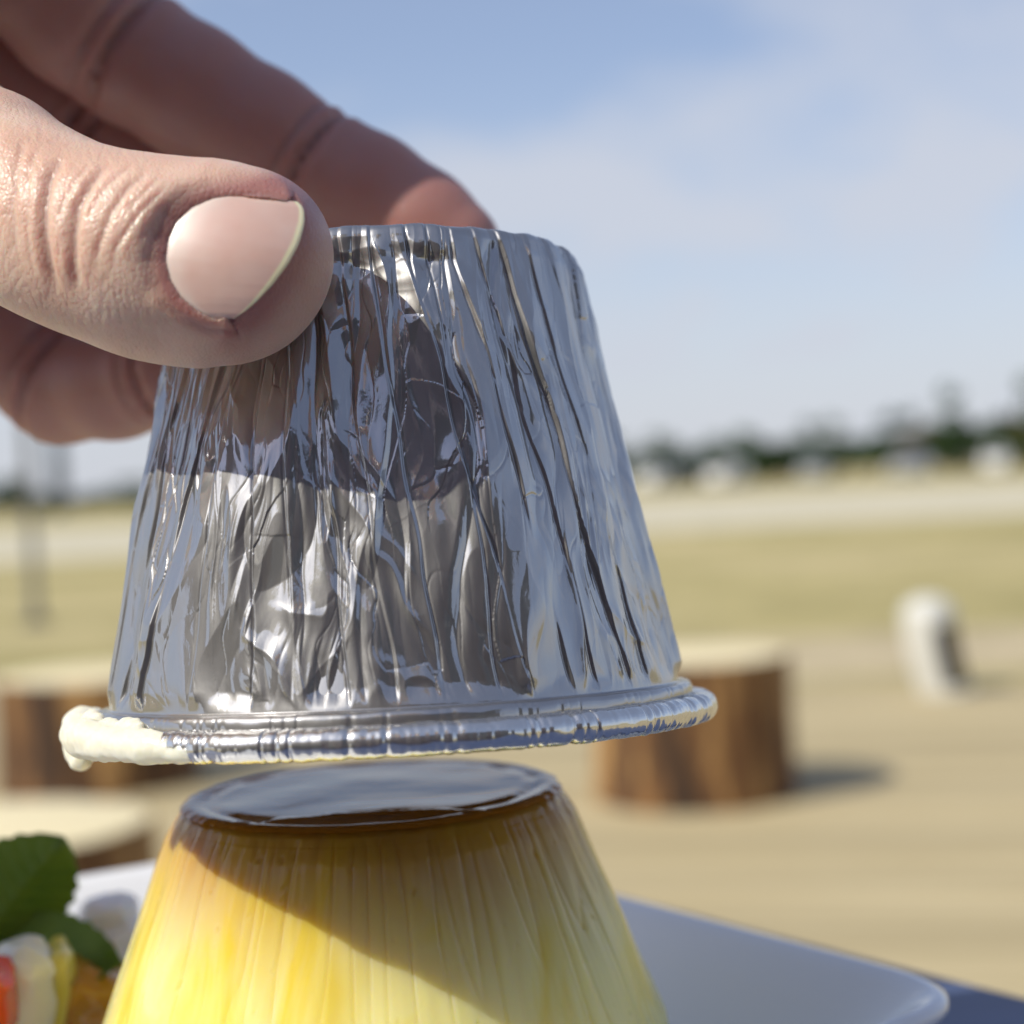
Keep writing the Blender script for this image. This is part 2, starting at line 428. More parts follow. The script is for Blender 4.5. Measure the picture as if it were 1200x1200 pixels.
car_white = simple('car_paint_white', (0.80, 0.80, 0.80), 0.15); car_silver = simple('car_paint_silver', (0.5, 0.52, 0.55), 0.2, metallic=0.4)
car_dark = simple('car_paint_dark', (0.07, 0.075, 0.085), 0.2)
glass_m = simple('car_glass', (0.02, 0.025, 0.03), 0.05); tyre_m = simple('tyre', (0.02, 0.02, 0.02), 0.8); lamp_m = simple('headlight', (0.85, 0.85, 0.8), 0.1)
def extr(name, prof, w0, w1=None, z1=None):
    w1 = w1 or w0; n = len(prof); zs = [q[1] for q in prof]; lo, hi = min(zs), max(zs)
    vs = []
    for s in (-1, 1):
        for x, z in prof:
            f = (z - lo) / (hi - lo); vs.append((x, s * (w0 + (w1 - w0) * f) / 2, z))
    fs = [tuple(range(n)), tuple(range(n, 2 * n))[::-1]] + [(k, n + k, n + (k + 1) % n, (k + 1) % n) for k in range(n)]
    me = mesh(name, vs, fs); bm = bmesh.new(); bm.from_mesh(me); bmesh.ops.recalc_face_normals(bm, faces=bm.faces)
    bmesh.ops.bevel(bm, geom=list(bm.edges), offset=0.04, segments=2, affect='EDGES'); bm.to_mesh(me); bm.free(); return me
body_me = extr('body', [(-1.75, 0.3), (1.7, 0.3), (1.75, 0.75), (1.5, 0.95), (0.85, 1.05), (-1.7, 1.05), (-1.78, 0.7)], 1.55, 1.5)
cabin_me = extr('cabin', [(-1.68, 1.0), (1.0, 1.0), (0.45, 1.62), (-1.5, 1.64)], 1.48, 1.2)
win_me = extr('window', [(-0.5, 1.1), (0.78, 1.1), (0.38, 1.5), (-0.5, 1.52)], 1.49, 1.30)
wind_me = extr('windscreen', [(0.60, 1.12), (0.97, 1.07), (0.50, 1.57), (0.40, 1.5)], 1.25, 1.05)
wheel_me = lathe('wheel', [(0.12, -0.09), (0.3, -0.09), (0.31, -0.05), (0.31, 0.05), (0.3, 0.09), (0.12, 0.09)], 24)
rim_me = lathe('rim', [(0.02, 0.08), (0.17, 0.095), (0.19, 0.1)], 20)
lamp_me = lathe('headlight', [(0.02, 0.0), (0.09, 0.02), (0.09, 0.05)], 14)
for me, mm in ((win_me, glass_m), (wind_me, glass_m), (wheel_me, tyre_m), (lamp_me, lamp_m), (rim_me, car_silver)): me.materials.append(mm)
bodies = {}
for nm, mm in (('white', car_white), ('silver', car_silver), ('dark', car_dark)):
    a = body_me.copy(); b = cabin_me.copy(); a.materials.append(mm); b.materials.append(mm); bodies[nm] = (a, b)
def car(px, dist, kind, rot, label):
    d = at(px, 560, 1.0) - CAM; k = dist / math.hypot(d.x, d.y)
    r = empty('parked_car', (d.x * k, d.y * k, -0.06), label, 'car', 'cars parked before the treeline'); r.rotation_euler.z = rot
    for nm, me in (('body', bodies[kind][0]), ('cabin', bodies[kind][1]), ('side_window', win_me), ('windscreen', wind_me)): link(nm, me, None, r, smooth=False)
    for sx in (-1.15, 1.15):
        for sy in (-1, 1):
            w = link('wheel', wheel_me, None, r); w.location = (sx, sy * 0.68, 0.31); w.rotation_euler.x = -sy * math.pi / 2
            q = link('rim', rim_me, None, w)
    for sy in (-0.55, 0.55):
        q = link('headlight', lamp_me, None, r); q.location = (1.68, sy, 0.78); q.rotation_euler.y = math.pi / 2
car(768, 120, 'white', -2.2, 'small white car parked nearest the foil cup, left end of the row')
car(818, 121, 'dark', -1.7, 'dark car parked between the two leftmost pale cars')
car(852, 119, 'white', -2.3, 'brightest white car parked in front of the treeline')
car(955, 120, 'silver', -2.0, 'pale silver car parked at the middle of the treeline')
car(1066, 118, 'silver', -2.3, 'silver car parked below the olive brown tree')
car(1168, 118, 'white', -1.9, 'white car parked below the tall trees at the right edge')

# ------------------------------------------------------------------ table and plate
PS = 1.065                               # size of the pudding against the cup
PT = at(436, 925, 0.213)                 # centre of the pudding's top
FLOOR_Z = PT.z - 0.042 * PS                   # where the pudding stands on the plate
TABLE_Z = FLOOR_Z - 0.006
n1 = Vector((0.8, 0.6, 0)); n2 = Vector((-0.6, 0.8, 0))     # outward normals of the table's two far edges
def tp(a, b, z=0.0):
    v = n1 * a + n2 * b; return Vector((v.x, v.y, z))
tang = math.atan2(n1.y, n1.x)
def table_hit(px, py):
    d = at(px, py, 1.0) - CAM; return CAM + d * ((TABLE_Z - CAM.z) / d.z)
_e = table_hit(1160, 1151); TE = _e.x * n1.x + _e.y * n1.y
TC = tp(TE - 0.20, 0.305 - 0.195)
tb = empty('table', (TC.x, TC.y, 0), 'slate blue table top under the white plate, lower right corner', 'table')
tb.rotation_euler.z = tang
tbl_m = simple('slate_blue_top', (0.060, 0.085, 0.175), 0.45, 0.12, 60)
bm = bmesh.new(); box_bm(bm, 0, 0, TABLE_Z - 0.014, 0.40, 0.39, 0.028, 0.004, 3)
link('table_top', bm_mesh('table_top', bm), tbl_m, tb, smooth=False)
bm = bmesh.new(); box_bm(bm, 0, 0, TABLE_Z / 2 - 0.014, 0.035, 0.035, TABLE_Z - 0.028, 0.003)
lme = bm_mesh('leg', bm)
lme.materials.append(simple('leg_steel', (0.05, 0.05, 0.055), 0.5))
for sx in (-1, 1):
    for sy in (-1, 1):
        l = link('leg', lme, None, tb, smooth=False); l.location = (sx * 0.17, sy * 0.165, 0)

def plate():
    # rim corner points in plan (metres): right corner, far corner, left corner, near corner
    rim_h = 0.0150
    RZ = FLOOR_Z + rim_h
    def rimpt(px, py):
        d = at(px, py, 1.0) - CAM; return CAM + d * ((RZ - CAM.z) / d.z)
    a0 = rimpt(1158, 1163); a1 = rimpt(740, 1053); c1 = rimpt(172, 1013); c0 = rimpt(88, 1027)
    eA = (a1 - a0); eA.z = 0; eA.normalize()
    eC = (c0 - c1); eC.z = 0; eC.normalize()
    # far corner: intersection
    M = np.array([[eA.x, -eC.x], [eA.y, -eC.y]]); t = np.linalg.solve(M, np.array([c1.x - a0.x, c1.y - a0.y]))
    fc = a0 + eA * t[0]
    # plate frame
    ex = (eC * 1.0).normalized(); ey = Vector((-ex.y, ex.x, 0))
    if ey.dot(eA) > 0: ey = -ey                        # ey points from far edge to near edge
    Wd = 0.30; Hn = (a0 - fc).dot(ey) 
    sl = (a0 - fc).dot(ex)                              # the right edge is not quite square to the far edge
    n = 240
    corners = [Vector((sl, Hn)), Vector((0, 0)), Vector((Wd, 0)), Vector((Wd, Hn))]
        # outline with rounded corners, from inner (floor) to rim
    def outline(inset, rad):
        cs = [Vector((c.x, c.y)) for c in corners]
        ctr = sum(cs, Vector((0, 0))) / 4
        # inset polygon
        out = []
        m = len(cs)
        lines = []
        for i in range(m):
            p, q = cs[i], cs[(i + 1) % m]; dd = (q - p).normalized(); nn = Vector((-dd.y, dd.x))
            if nn.dot(ctr - p) < 0: nn = -nn
            ins = inset if i != 3 or inset < 0 else inset * 0.6     # steeper on the near edge
            lines.append((p + nn * ins, dd))
        ins_c = []
        for i in range(m):
            p, dd = lines[i - 1]; q, ee = lines[i]
            Mx = np.array([[dd.x, -ee.x], [dd.y, -ee.y]]); s = np.linalg.solve(Mx, np.array([q.x - p.x, q.y - p.y]))
            ins_c.append(p + dd * s[0])
        pts = []
        for i in range(m):
            c = ins_c[i]; pv = (ins_c[i - 1] - c); nx = (ins_c[(i + 1) % m] - c)
            lp, ln = pv.length, nx.length; pv.normalize(); nx.normalize()
            p0 = c + pv * rad; p2 = c + nx * rad
            for k in range(21):
                u = k / 20; pts.append(p0 * (1 - u) ** 2 + c * 2 * u * (1 - u) + p2 * u * u)
            q0 = p2; q1 = ins_c[(i + 1) % m] - nx * rad
            bow = 0.014 if i == 3 else 0.0
            nn = Vector((-nx.y, nx.x));
            if nn.dot(ctr - c) > 0: nn = -nn
            for k in range(1, 40):
                u = k / 40; pts.append(q0 * (1 - u) + q1 * u + nn * bow * math.sin(math.pi * u))
        return pts
    prof = [(0.030, 0.0006), (0.021, 0.0008), (0.0165, 0.0018), (0.012, 0.0045), (0.0070, 0.0098), (0.0030, 0.0136), (0.0012, 0.0149), (0.0002, 0.0150),
            (-0.0007, 0.0145), (-0.0008, 0.0132), (0.0003, 0.0118), (0.005, 0.0060), (0.010, -0.0005), (0.018, -0.0045), (0.022, -0.0055), (0.026, -0.0055)]
    rows = []
    for ins, z in prof:
        pts = outline(ins, 0.016 + max(0, -ins) * 0.5)
        rows.append([tuple(fc + ex * q.x + ey * q.y + Vector((0, 0, FLOOR_Z - fc.z + z))) for q in pts])
    rows = np.array(rows)
    # close the floor and the foot
    c0_ = rows[0].mean(axis=0); c1_ = rows[-1].mean(axis=0)
    def shrink(row, c, f, z): r = c + (row - c) * f; r[:, 2] = z; return r
    z0 = rows[0][0, 2]; z1 = rows[-1][0, 2]
    rows = np.concatenate([[shrink(rows[0], c0_, f, z0 - 0.0006) for f in (0.001, 0.4, 0.8)], rows, [shrink(rows[-1], c1_, f, z1) for f in (0.8, 0.001)]])
    m, t_, p_ = mat('white_porcelain')
    p_.inputs['Base Color'].default_value = (0.86, 0.86, 0.87, 1); p_.inputs['Roughness'].default_value = 0.12
    p_.inputs['Coat Weight'].default_value = 0.3; p_.inputs['Coat Roughness'].default_value = 0.05
    o = link('plate', outward(grid_mesh('plate', rows)), m)
    tag(o, 'white rectangular porcelain plate with raised rim under the custard pudding', 'plate')
    return o
plate()

# ------------------------------------------------------------------ the pudding
def pudding():
    root = empty('custard_pudding', (PT.x, PT.y, FLOOR_Z), 'yellow custard pudding with glossy brown caramel top, turned out under the lifted foil cup', 'pudding')
    root.scale = (PS, PS, PS)
    H = 42.0
    prof = [(0.0, 21.6), (0.6, 22.25), (3.0, 23.7), (6.5, 25.15), (10.5, 26.75), (17.5, 29.5), (26.8, 33.0), (33, 34.0), (39, 34.2), (41.2, 33.8), (41.6, 32.8)]
    ds = np.array([q[0] for q in prof]); rs = np.array([q[1] for q in prof])
    nv, nu = 200, 900
    depth = np.concatenate([np.linspace(0.0, 1.5, 25)[:-1], np.linspace(1.5, 41.6, nv - 24)])
    a = np.linspace(0, 2 * np.pi, nu, endpoint=False)
    A, D = np.meshgrid(a, depth)
    R = np.interp(D, ds, rs)
    for _ in range(2):
        R[1:-1] = (R[:-2] + 2 * R[1:-1] + R[2:]) / 4
    # ribs pressed in by the foil pleats
    Aw = A + 0.02 * perlin(np.stack([np.cos(A) * 3, np.sin(A) * 3, D * 0.06], -1))
    c, s = np.cos(Aw), np.sin(Aw)
    r1 = perlin(np.stack([c * 16, s * 16, D * 0.035 + 3], -1))
    r2 = perlin(np.stack([c * 34, s * 34, D * 0.05 + 9], -1))
    rid = 1 - np.abs(perlin(np.stack([c * 11 + 5, s * 11, D * 0.03], -1))) * 2.4
    rid = np.clip(rid, 0, 1) ** 5
    lump = perlin(np.stack([c * 5, s * 5, D * 0.09], -1))
    amp = sstep(0.2, 2.0, D)
    R = R + amp * (0.10 * r1 + 0.05 * r2 - 0.20 * rid + 0.36 * lump)
    pits = np.clip(perlin(np.stack([c * 24 + 7, s * 24, D * 0.9], -1)) - 0.55, 0, 1)
    R = R - pits * 0.8 * amp
    R = R + (1 - amp) * 0.22 * r1 * sstep(0.0, 0.6, D)
    V = np.stack([np.cos(A) * R, np.sin(A) * R, H - 0.5 - D], -1) / 1000
    m, t, p = mat('custard')
    cd = node(t, 'ShaderNodeTexCoord'); sp = node(t, 'ShaderNodeSeparateXYZ'); t.links.new(cd.outputs['Object'], sp.inputs[0])
    mpn = node(t, 'ShaderNodeMapping'); mpn.inputs['Scale'].default_value = (95, 95, 20); t.links.new(cd.outputs['Object'], mpn.inputs['Vector'])
    nz_ = node(t, 'ShaderNodeTexNoise', Scale=1.0, Detail=3.0, Roughness=0.5, Distortion=1.3); t.links.new(mpn.outputs['Vector'], nz_.inputs['Vector'])
    st = node(t, 'ShaderNodeValToRGB'); e = st.color_ramp.elements
    e[0].position = 0.36; e[0].color = (0.80, 0.64, 0.095, 1); e[1].position = 0.58; e[1].color = (0.84, 0.765, 0.33, 1)
    t.links.new(nz_.outputs['Fac'], st.inputs['Fac'])
    # caramel soaked in from the top
    nz2 = node(t, 'ShaderNodeMath', operation='MULTIPLY_ADD'); nz2.inputs[1].default_value = 0.009; t.links.new(nz_.outputs['Fac'], nz2.inputs[0]); t.links.new(sp.outputs['Z'], nz2.inputs[2])
    mr = node(t, 'ShaderNodeMapRange', interpolation_type='SMOOTHSTEP'); mr.inputs['From Min'].default_value = 0.0275; mr.inputs['From Max'].default_value = 0.0500
    t.links.new(nz2.outputs[0], mr.inputs['Value'])
    mx = node(t, 'ShaderNodeMixRGB'); mx.inputs['Color2'].default_value = (0.44, 0.19, 0.014, 1)
    t.links.new(mr.outputs['Result'], mx.inputs['Fac']); t.links.new(st.outputs['Color'], mx.inputs['Color1'])
    t.links.new(mx.outputs['Color'], p.inputs['Base Color'])
    p.inputs['Subsurface Weight'].default_value = 1.0; p.inputs['Subsurface Radius'].default_value = (1.0, 0.82, 0.25); p.inputs['Subsurface Scale'].default_value = 0.006
    p.inputs['Roughness'].default_value = 0.16; p.inputs['Specular IOR Level'].default_value = 0.26
    p.inputs['Coat Weight'].default_value = 0.1; p.inputs['Coat Roughness'].default_value = 0.06
    body = link('custard', grid_mesh('custard', V[::-1]), m, root)
    # caramel sheet on top: shallow pool with a rounded lip
    rr = np.concatenate([np.linspace(0.01, 19.0, 40), np.linspace(19.2, 22.2, 40)])
    n = 700; a = np.linspace(0, 2 * np.pi, n, endpoint=False)
    A, RR = np.meshgrid(a, rr)
    edge = 0.22 * perlin(np.stack([np.cos(A) * 16, np.sin(A) * 16, A * 0 + 3], -1)) + 0.25 * perlin(np.stack([np.cos(A) * 5, np.sin(A) * 5, A * 0 + 1], -1))
    RE = RR * (1 + edge / 22 * sstep(10, 22, RR))
    z = H + 0.05 - 0.35 * np.exp(-((RR - 19.2) / 0.9) ** 2) * (0.4 + 0.6 * sstep(-0.3, 0.5, perlin(np.stack([np.cos(A) * 3, np.sin(A) * 3, A * 0 + 8], -1))))
    z = z - 0.55 * np.clip((RR - 20.9) / 1.3, 0, 1) ** 2.2
    x, y = RE * np.cos(A), RE * np.sin(A)
    w = perlin(np.stack([x * 0.09, y * 0.09, x * 0 + 4], -1)) * 0.20 + perlin(np.stack([x * 0.3, y * 0.3, x * 0 + 2], -1)) * 0.02
    # small fold of skin near the front
    fold = np.exp(-((y + 15.5 + 0.02 * x * x * 0.3 + 0.6 * perlin(np.stack([x * 0.25, y * 0, x * 0], -1))) / 0.55) ** 2) * 0.32 * np.exp(-((x - 2) / 12) ** 2)
    V2 = np.stack([x, y, z + w * (1 - sstep(18, 21, RR)) + fold], -1) / 1000
    m2, t, p = mat('caramel')
    p.inputs['Base Color'].default_value = (0.44, 0.165, 0.012, 1); p.inputs['Roughness'].default_value = 0.05
    p.inputs['Specular IOR Level'].default_value = 0.36
    link('caramel_top', outward(grid_mesh('caramel_top', V2)), m2, root)
pudding()

# ------------------------------------------------------------------ the foil cup
CUP_O = at(467, 858, 0.200)
CUP_TILT = math.radians(-4.0)
cup_rot = Matrix.Rotation(CUP_TILT, 4, 'X')            # top leans away from the camera
cup_mat = Matrix.Translation(CUP_O) @ cup_rot
CUP_H = 55.2
def cup_radius(z):                                     # body radius (mm) at height z
    return 32.9 + (22.9 - 32.9) * (z - 4.7) / (CUP_H - 4.7)
def foil_cup():
    root = empty('foil_cup', CUP_O, 'crumpled silver foil pudding cup held upside down above the custard', 'foil cup')
    root.rotation_euler = (CUP_TILT, 0, 0)
    nv = 410
    fa = np.radians(104)
    phi = np.concatenate([np.linspace(-fa, fa, 1360, endpoint=False), np.linspace(fa, 2 * np.pi - fa, 260, endpoint=False)])   # 0 faces the camera, positive to the right
    phi = np.where(phi > np.pi, phi - 2 * np.pi, phi)
    nu = len(phi)
    zz = np.linspace(4.7, CUP_H - 1.4, nv)
    PH, Z = np.meshgrid(phi, zz)
    R0 = cup_radius(Z)
    T = (Z - 4.7) / (CUP_H - 4.7)                             # 0 at the ledge, 1 at the closed end
    def cyl(ku, kz, off=0.0, ph=PH):
        return np.stack([np.sin(ph) * 28 * ku + off, -np.cos(ph) * 28 * ku + off * 0.37, Z * kz + off * 1.7], -1)
    wx = perlin(cyl(0.10, 0.05)) * 0.10 + perlin(cyl(0.35, 0.12, 3.0)) * 0.03
    PHw = PH + wx
    disp = np.zeros_like(Z)
    # broad dents, drawn out along the wall
    def rv(ku, kz, off, pw, ph=PHw):
        return np.clip(1 - 2.1 * np.abs(perlin(cyl(ku, kz, off, ph))), 0, 1) ** pw
    disp += 1.15 * perlin(cyl(0.075, 0.030, 7, PHw)) + 0.38 * perlin(cyl(0.20, 0.035, 12, PHw))
    # long sharp creases that branch
    disp += 0.62 * rv(0.13, 0.022, 3.1, 1.6) - 0.46 * rv(0.15, 0.020, 17.2, 2.0)
    mask = sstep(-0.2, 0.3, perlin(cyl(0.09, 0.06, 21)))
    disp += mask * (0.26 * rv(0.30, 0.040, 8.4, 2.0) - 0.20 * rv(0.34, 0.045, 2.7, 2.2))
    # stretched facets
    f1, f2, cid = worley(cyl(0.17, 0.040, 1.3, PHw))
    rnd = (cid % 97) / 97.0 - 0.5
    disp += 0.5 * (f1 ** 2 - 0.25) * rnd
    f1b, f2b, cidb = worley(cyl(0.36, 0.075, 4.4, PHw + 0.05 * perlin(cyl(0.3, 0.2, 9))))
    rb = (cidb % 89) / 89.0 - 0.5
    mb = 0.25 + 0.75 * sstep(-0.1, 0.3, perlin(cyl(0.10, 0.09, 61)))
    disp += mb * (0.28 * (f1b ** 2 - 0.25) * rb * 2 - 0.055 * (1 - np.clip((f2b - f1b) / 0.13, 0, 1)) ** 2)
    m3 = sstep(-0.15, 0.30, perlin(cyl(0.12, 0.07, 51)))
    disp += m3 * (0.11 * rv(0.55, 0.075, 14.4, 1.6) - 0.09 * rv(0.62, 0.06, 6.6, 2.0)) + 0.06 * perlin(cyl(0.75, 0.05, 31, PHw))
    # slanting crinkles, in patches
    mask2 = sstep(0.05, 0.40, perlin(cyl(0.10, 0.08, 33)))
    sl = np.stack([(PHw * 28 * 0.8 + Z * 0.42) * 0.30, (PHw * 28 * 0.35 - Z * 0.9) * 0.06, Z * 0], -1)
    rg = np.clip(1 - np.abs(perlin(sl + 0.3 * perlin(cyl(0.2, 0.2, 2))[..., None])) * 2.0, 0, 1)
    disp += mask2 * 0.22 * rg ** 2.2
    # pleats: sharp overlapping folds
    pl = [(11, 29, 1.0), (39, 53, 1.1), (58, 71, 0.9), (-27, -22, 0.9), (-37, -50, 0.8), (-13, -4, 0.55), (2, 13, 0.5), (24, 38, 0.6), (-52, -64, 0.7),
          (-70, -76, 0.8), (74, 82, 0.8), (48, 60, 0.5), (-45, -57, 0.45), (-20, -14, 0.4), (17, 23, 0.5), (31, 45, 0.5), (64, 76, 0.5), (-32, -36, 0.5), (-60, -70, 0.5), (-6, 4, 0.35), (-83, -88, 0.6)]
    rs = np.random.RandomState(5); q = 88.0
    while q < 272:
        q += rs.uniform(5, 11); pl.append((q, q + rs.uniform(-6, 6), rs.uniform(0.4, 1.0)))
    for i, (pt, pb, st) in enumerate(pl):
        t1 = T[:, :1]
        c = np.radians(pb + (pt - pb) * t1) + 0.025 * perlin(np.stack([t1 * 5 + i, t1 * 0 + i * 3.7, t1 * 0], -1))
        x = (PH - c + np.pi) % (2 * np.pi) - np.pi
        x = np.clip(x * R0, -12, 12)
        live = sstep(-0.25, 0.25, perlin(np.stack([t1 * 3.2 + i * 9.1, t1 * 0, t1 * 0 + i], -1)) + 0.16)
        sg = 1 if i % 2 else -1
        xs_ = x * sg
        soft = sstep(-0.24, 0.24, xs_)
        prof = soft * np.exp(-np.clip(xs_, 0, 99) / 2.0) - (1 - soft) * 0.75 * np.exp(np.clip(xs_, -99, 0) / 0.9)
        disp += st * live * (0.34 * prof - 0.20 * np.exp(-((xs_ + 0.12) / 0.17) ** 2))
    # crumpled band under the closed end, where the fingers pinch
    band = np.exp(-((Z - 50.8) / 3.0) ** 2) * np.exp(-((np.degrees(PH) - 3) / 20) ** 2)
    bs = (slice(int(nv * 0.75), nv), slice(280, 1080)); cb = cyl(0.20, 0.33, 41)[bs]; disp[bs] += band[bs] * (1.1 * perlin(cb) - 0.5 + 0.9 * (worley(cb * 1.2)[0] - 0.5))
    # dent under the thumb
    th = np.radians(-28); disp -= 1.3 * np.exp(-(((PH - th) * 25 / 7.5) ** 2 + ((Z - 46.5) / 7.5) ** 2))
    fade = sstep(0.0, 0.045, T) * (1 - 0.75 * sstep(0.94, 1.0, T))
    disp *= fade
    R = R0 + disp
    V = np.stack([np.sin(PH) * R, -np.cos(PH) * R, Z], -1)
    # closed end: rounded shoulder, raised lip, shallow recess
    rows = [V]
    last = V[-1]
    rad = np.linalg.norm(last[:, :2], axis=1)
    for dr, dz in ((-0.15, 0.5), (-0.45, 0.95), (-0.95, 1.28), (-1.5, 1.4), (-2.1, 1.3), (-2.5, 0.9), (-2.7, 0.2), (-3.2, -0.3), (-6, -0.4), (-14, -0.5), (-22.0, -0.5)):
        rr = np.maximum(0.02, rad + dr)
        jit = 0.22 * perlin(np.stack([np.sin(phi) * 7, np.cos(phi) * 7, phi * 0 + dz], -1)) * (1 if dr > -3 else 0.3)
        rows.append(np.stack([last[:, 0] / rad * rr, last[:, 1] / rad * rr, last[:, 2] + dz + jit], -1)[None])
    # ledge and wall band under the body (added at the start)
    first = V[0]; fr = np.linalg.norm(first[:, :2], axis=1)
    crimp = np.zeros(nu); rs = np.random.RandomState(8); q = -np.pi
    groove = []
    while q < np.pi:
        q += rs.choice([0.03, 0.05, 0.09, 0.16]) * rs.uniform(0.7, 1.3); groove.append((q, rs.uniform(0.3, 1.3), rs.uniform(0.004, 0.012)))
    for c, s, w in groove:
        x = (phi - c + np.pi) % (2 * np.pi) - np.pi; crimp -= s * np.exp(-(x / w) ** 2)
    ledge = []
    for r, z, cw in ((33.7, 2.5, 0.0), (34.25, 2.3, 0.3), (34.5, 2.6, 0.6), (34.55, 3.3, 0.8), (34.5, 4.0, 0.6), (34.3, 4.42, 0.5), (33.9, 4.6, 0.3), (33.3, 4.62, 0.1)):
        nz_ = 0.10 * perlin(np.stack([np.sin(phi) * 14, np.cos(phi) * 14, phi * 0 + z * 0.6], -1)) + 0.12 * crimp * cw + 0.15 * perlin(np.stack([np.sin(phi) * 3, np.cos(phi) * 3, phi * 0], -1))
        rr = r + nz_
        ledge.append(np.stack([np.sin(phi) * rr, -np.cos(phi) * rr, np.full(nu, z) + 0.12 * perlin(np.stack([np.sin(phi) * 9, np.cos(phi) * 9, phi * 0 + 5], -1))], -1)[None])
    V = np.concatenate(ledge + rows)
    V = V / 1000
    # foil
    m, t, p = mat('foil')
    c = node(t, 'ShaderNodeTexCoord'); mpn = node(t, 'ShaderNodeMapping'); mpn.inputs['Scale'].default_value = (1100, 1100, 380); t.links.new(c.outputs['Object'], mpn.inputs['Vector'])
    n = node(t, 'ShaderNodeTexNoise', Scale=1.0, Detail=4.0, Roughness=0.6); t.links.new(mpn.outputs['Vector'], n.inputs['Vector'])
    b = node(t, 'ShaderNodeBump', Strength=0.35, Distance=0.00006); t.links.new(n.outputs['Fac'], b.inputs['Height'])
    p.inputs['Metallic'].default_value = 1.0; p.inputs['Base Color'].default_value = (0.385, 0.38, 0.39, 1); p.inputs['Roughness'].default_value = 0.05
    g2 = node(t, 'ShaderNodeBsdfPrincipled', Metallic=1.0, Roughness=0.48); g2.inputs['Base Color'].default_value = (0.60, 0.59, 0.58, 1)
    t.links.new(b.outputs['Normal'], p.inputs['Normal']); t.links.new(b.outputs['Normal'], g2.inputs['Normal'])
    ms = node(t, 'ShaderNodeMixShader', Fac=0.32)
    t.links.new(p.outputs[0], ms.inputs[1]); t.links.new(g2.outputs[0], ms.inputs[2]); t.links.new(ms.outputs[0], t.nodes['Material Output'].inputs['Surface'])
    link('cup_wall', grid_mesh('cup_wall', V), m, root)
    # rolled rim
    nr = 40; th = np.linspace(0, 2 * np.pi, nr, endpoint=False)
    PHr, TH = np.meshgrid(phi, th, indexing='ij')
    k = np.broadcast_to(crimp[:, None], PHr.shape)
    tr = 1.62 * (1 + 0.12 * k) + 0.10 * perlin(np.stack([np.sin(PHr) * 18, np.cos(PHr) * 18, TH * 0.4], -1)) + 0.05 * perlin(np.stack([np.sin(PHr) * 60, np.cos(PHr) * 60, np.cos(TH) * 2], -1))
    rc = 35.65 + 0.12 * perlin(np.stack([np.sin(PHr) * 3 + 4, np.cos(PHr) * 3, TH * 0], -1))
    rr = rc + tr * np.cos(TH)
    Vr = np.stack([np.sin(PHr) * rr, -np.cos(PHr) * rr, 1.7 + tr * np.sin(TH) + 0.15 * perlin(np.stack([np.sin(PHr) * 4 + 4, np.cos(PHr) * 4, TH * 0 + 3], -1))], -1) / 1000
    Vr = np.concatenate([Vr, Vr[:1]])
    m_rim = m.copy(); m_rim.name = 'foil_rim'; m_rim.node_tree.nodes['Principled BSDF'].inputs['Base Color'].default_value = (0.80, 0.80, 0.79, 1); m_rim.node_tree.nodes['Principled BSDF'].inputs['Roughness'].default_value = 0.10
    link('rolled_rim', grid_mesh('rolled_rim', Vr), m_rim, root)
    # the inside of the cup
    pin = [(33.6, 2.4), (33.0, 3.2), (32.2, 5.0), (27, 28), (21.4, 51.5), (19, 52.6), (0.1, 52.8)]
    link('inner_wall', lathe('inner_wall', [(r / 1000, z / 1000) for r, z in pin], 96, cap=False), m, root)
foil_cup()

# ------------------------------------------------------------------ cream smear on the rim
def blob_mesh(name, spheres, voxel, noise_amp=0.0, noise_scale=1.0, smooth_it=6):
    bm = bmesh.new()
    for c, r in spheres:
        res = bmesh.ops.create_icosphere(bm, subdivisions=2, radius=r)
        bmesh.ops.translate(bm, vec=c, verts=res['verts'])
    o = bpy.data.objects.new('tmp', bm_mesh('tmp', bm)); COL.objects.link(o)
    md = o.modifiers.new('r', 'REMESH'); md.mode = 'VOXEL'; md.voxel_size = voxel
    ms = o.modifiers.new('s', 'SMOOTH'); ms.iterations = smooth_it; ms.factor = 0.5
    me = bpy.data.meshes.new_from_object(o.evaluated_get(bpy.context.evaluated_depsgraph_get()))
    bpy.data.objects.remove(o)
    me.name = name
    if noise_amp:
        n = len(me.vertices); co = np.zeros(n * 3, np.float32); no = np.zeros(n * 3, np.float32)
        me.vertices.foreach_get('co', co); me.vertex_normals.foreach_get('vector', no)
        co = co.reshape(-1, 3); no = no.reshape(-1, 3)
        co += no * (perlin(co * noise_scale) + 0.5 * perlin(co * noise_scale * 2.3 + 5))[:, None] * noise_amp
        me.vertices.foreach_set('co', co.reshape(-1)); me.update()
    return me
def sss(name, col, radius, scale, rough=0.4, coat=0.0):
    m, t, p = mat(name)
    p.inputs['Base Color'].default_value = tuple(col) + (1,); p.inputs['Subsurface Weight'].default_value = 1.0
    p.inputs['Subsurface Radius'].default_value = radius; p.inputs['Subsurface Scale'].default_value = scale
    p.inputs['Roughness'].default_value = rough; p.inputs['Coat Weight'].default_value = coat; p.inputs['Coat Roughness'].default_value = 0.1
    return m
cream_m = sss('cream', (0.84, 0.82, 0.68), (1.0, 0.9, 0.7), 0.0012, 0.35, 0.2)
def rim_point(phi_deg, r, z):
    a = math.radians(phi_deg); return cup_mat @ Vector((math.sin(a) * r / 1000, -math.cos(a) * r / 1000, z / 1000))
sp = []
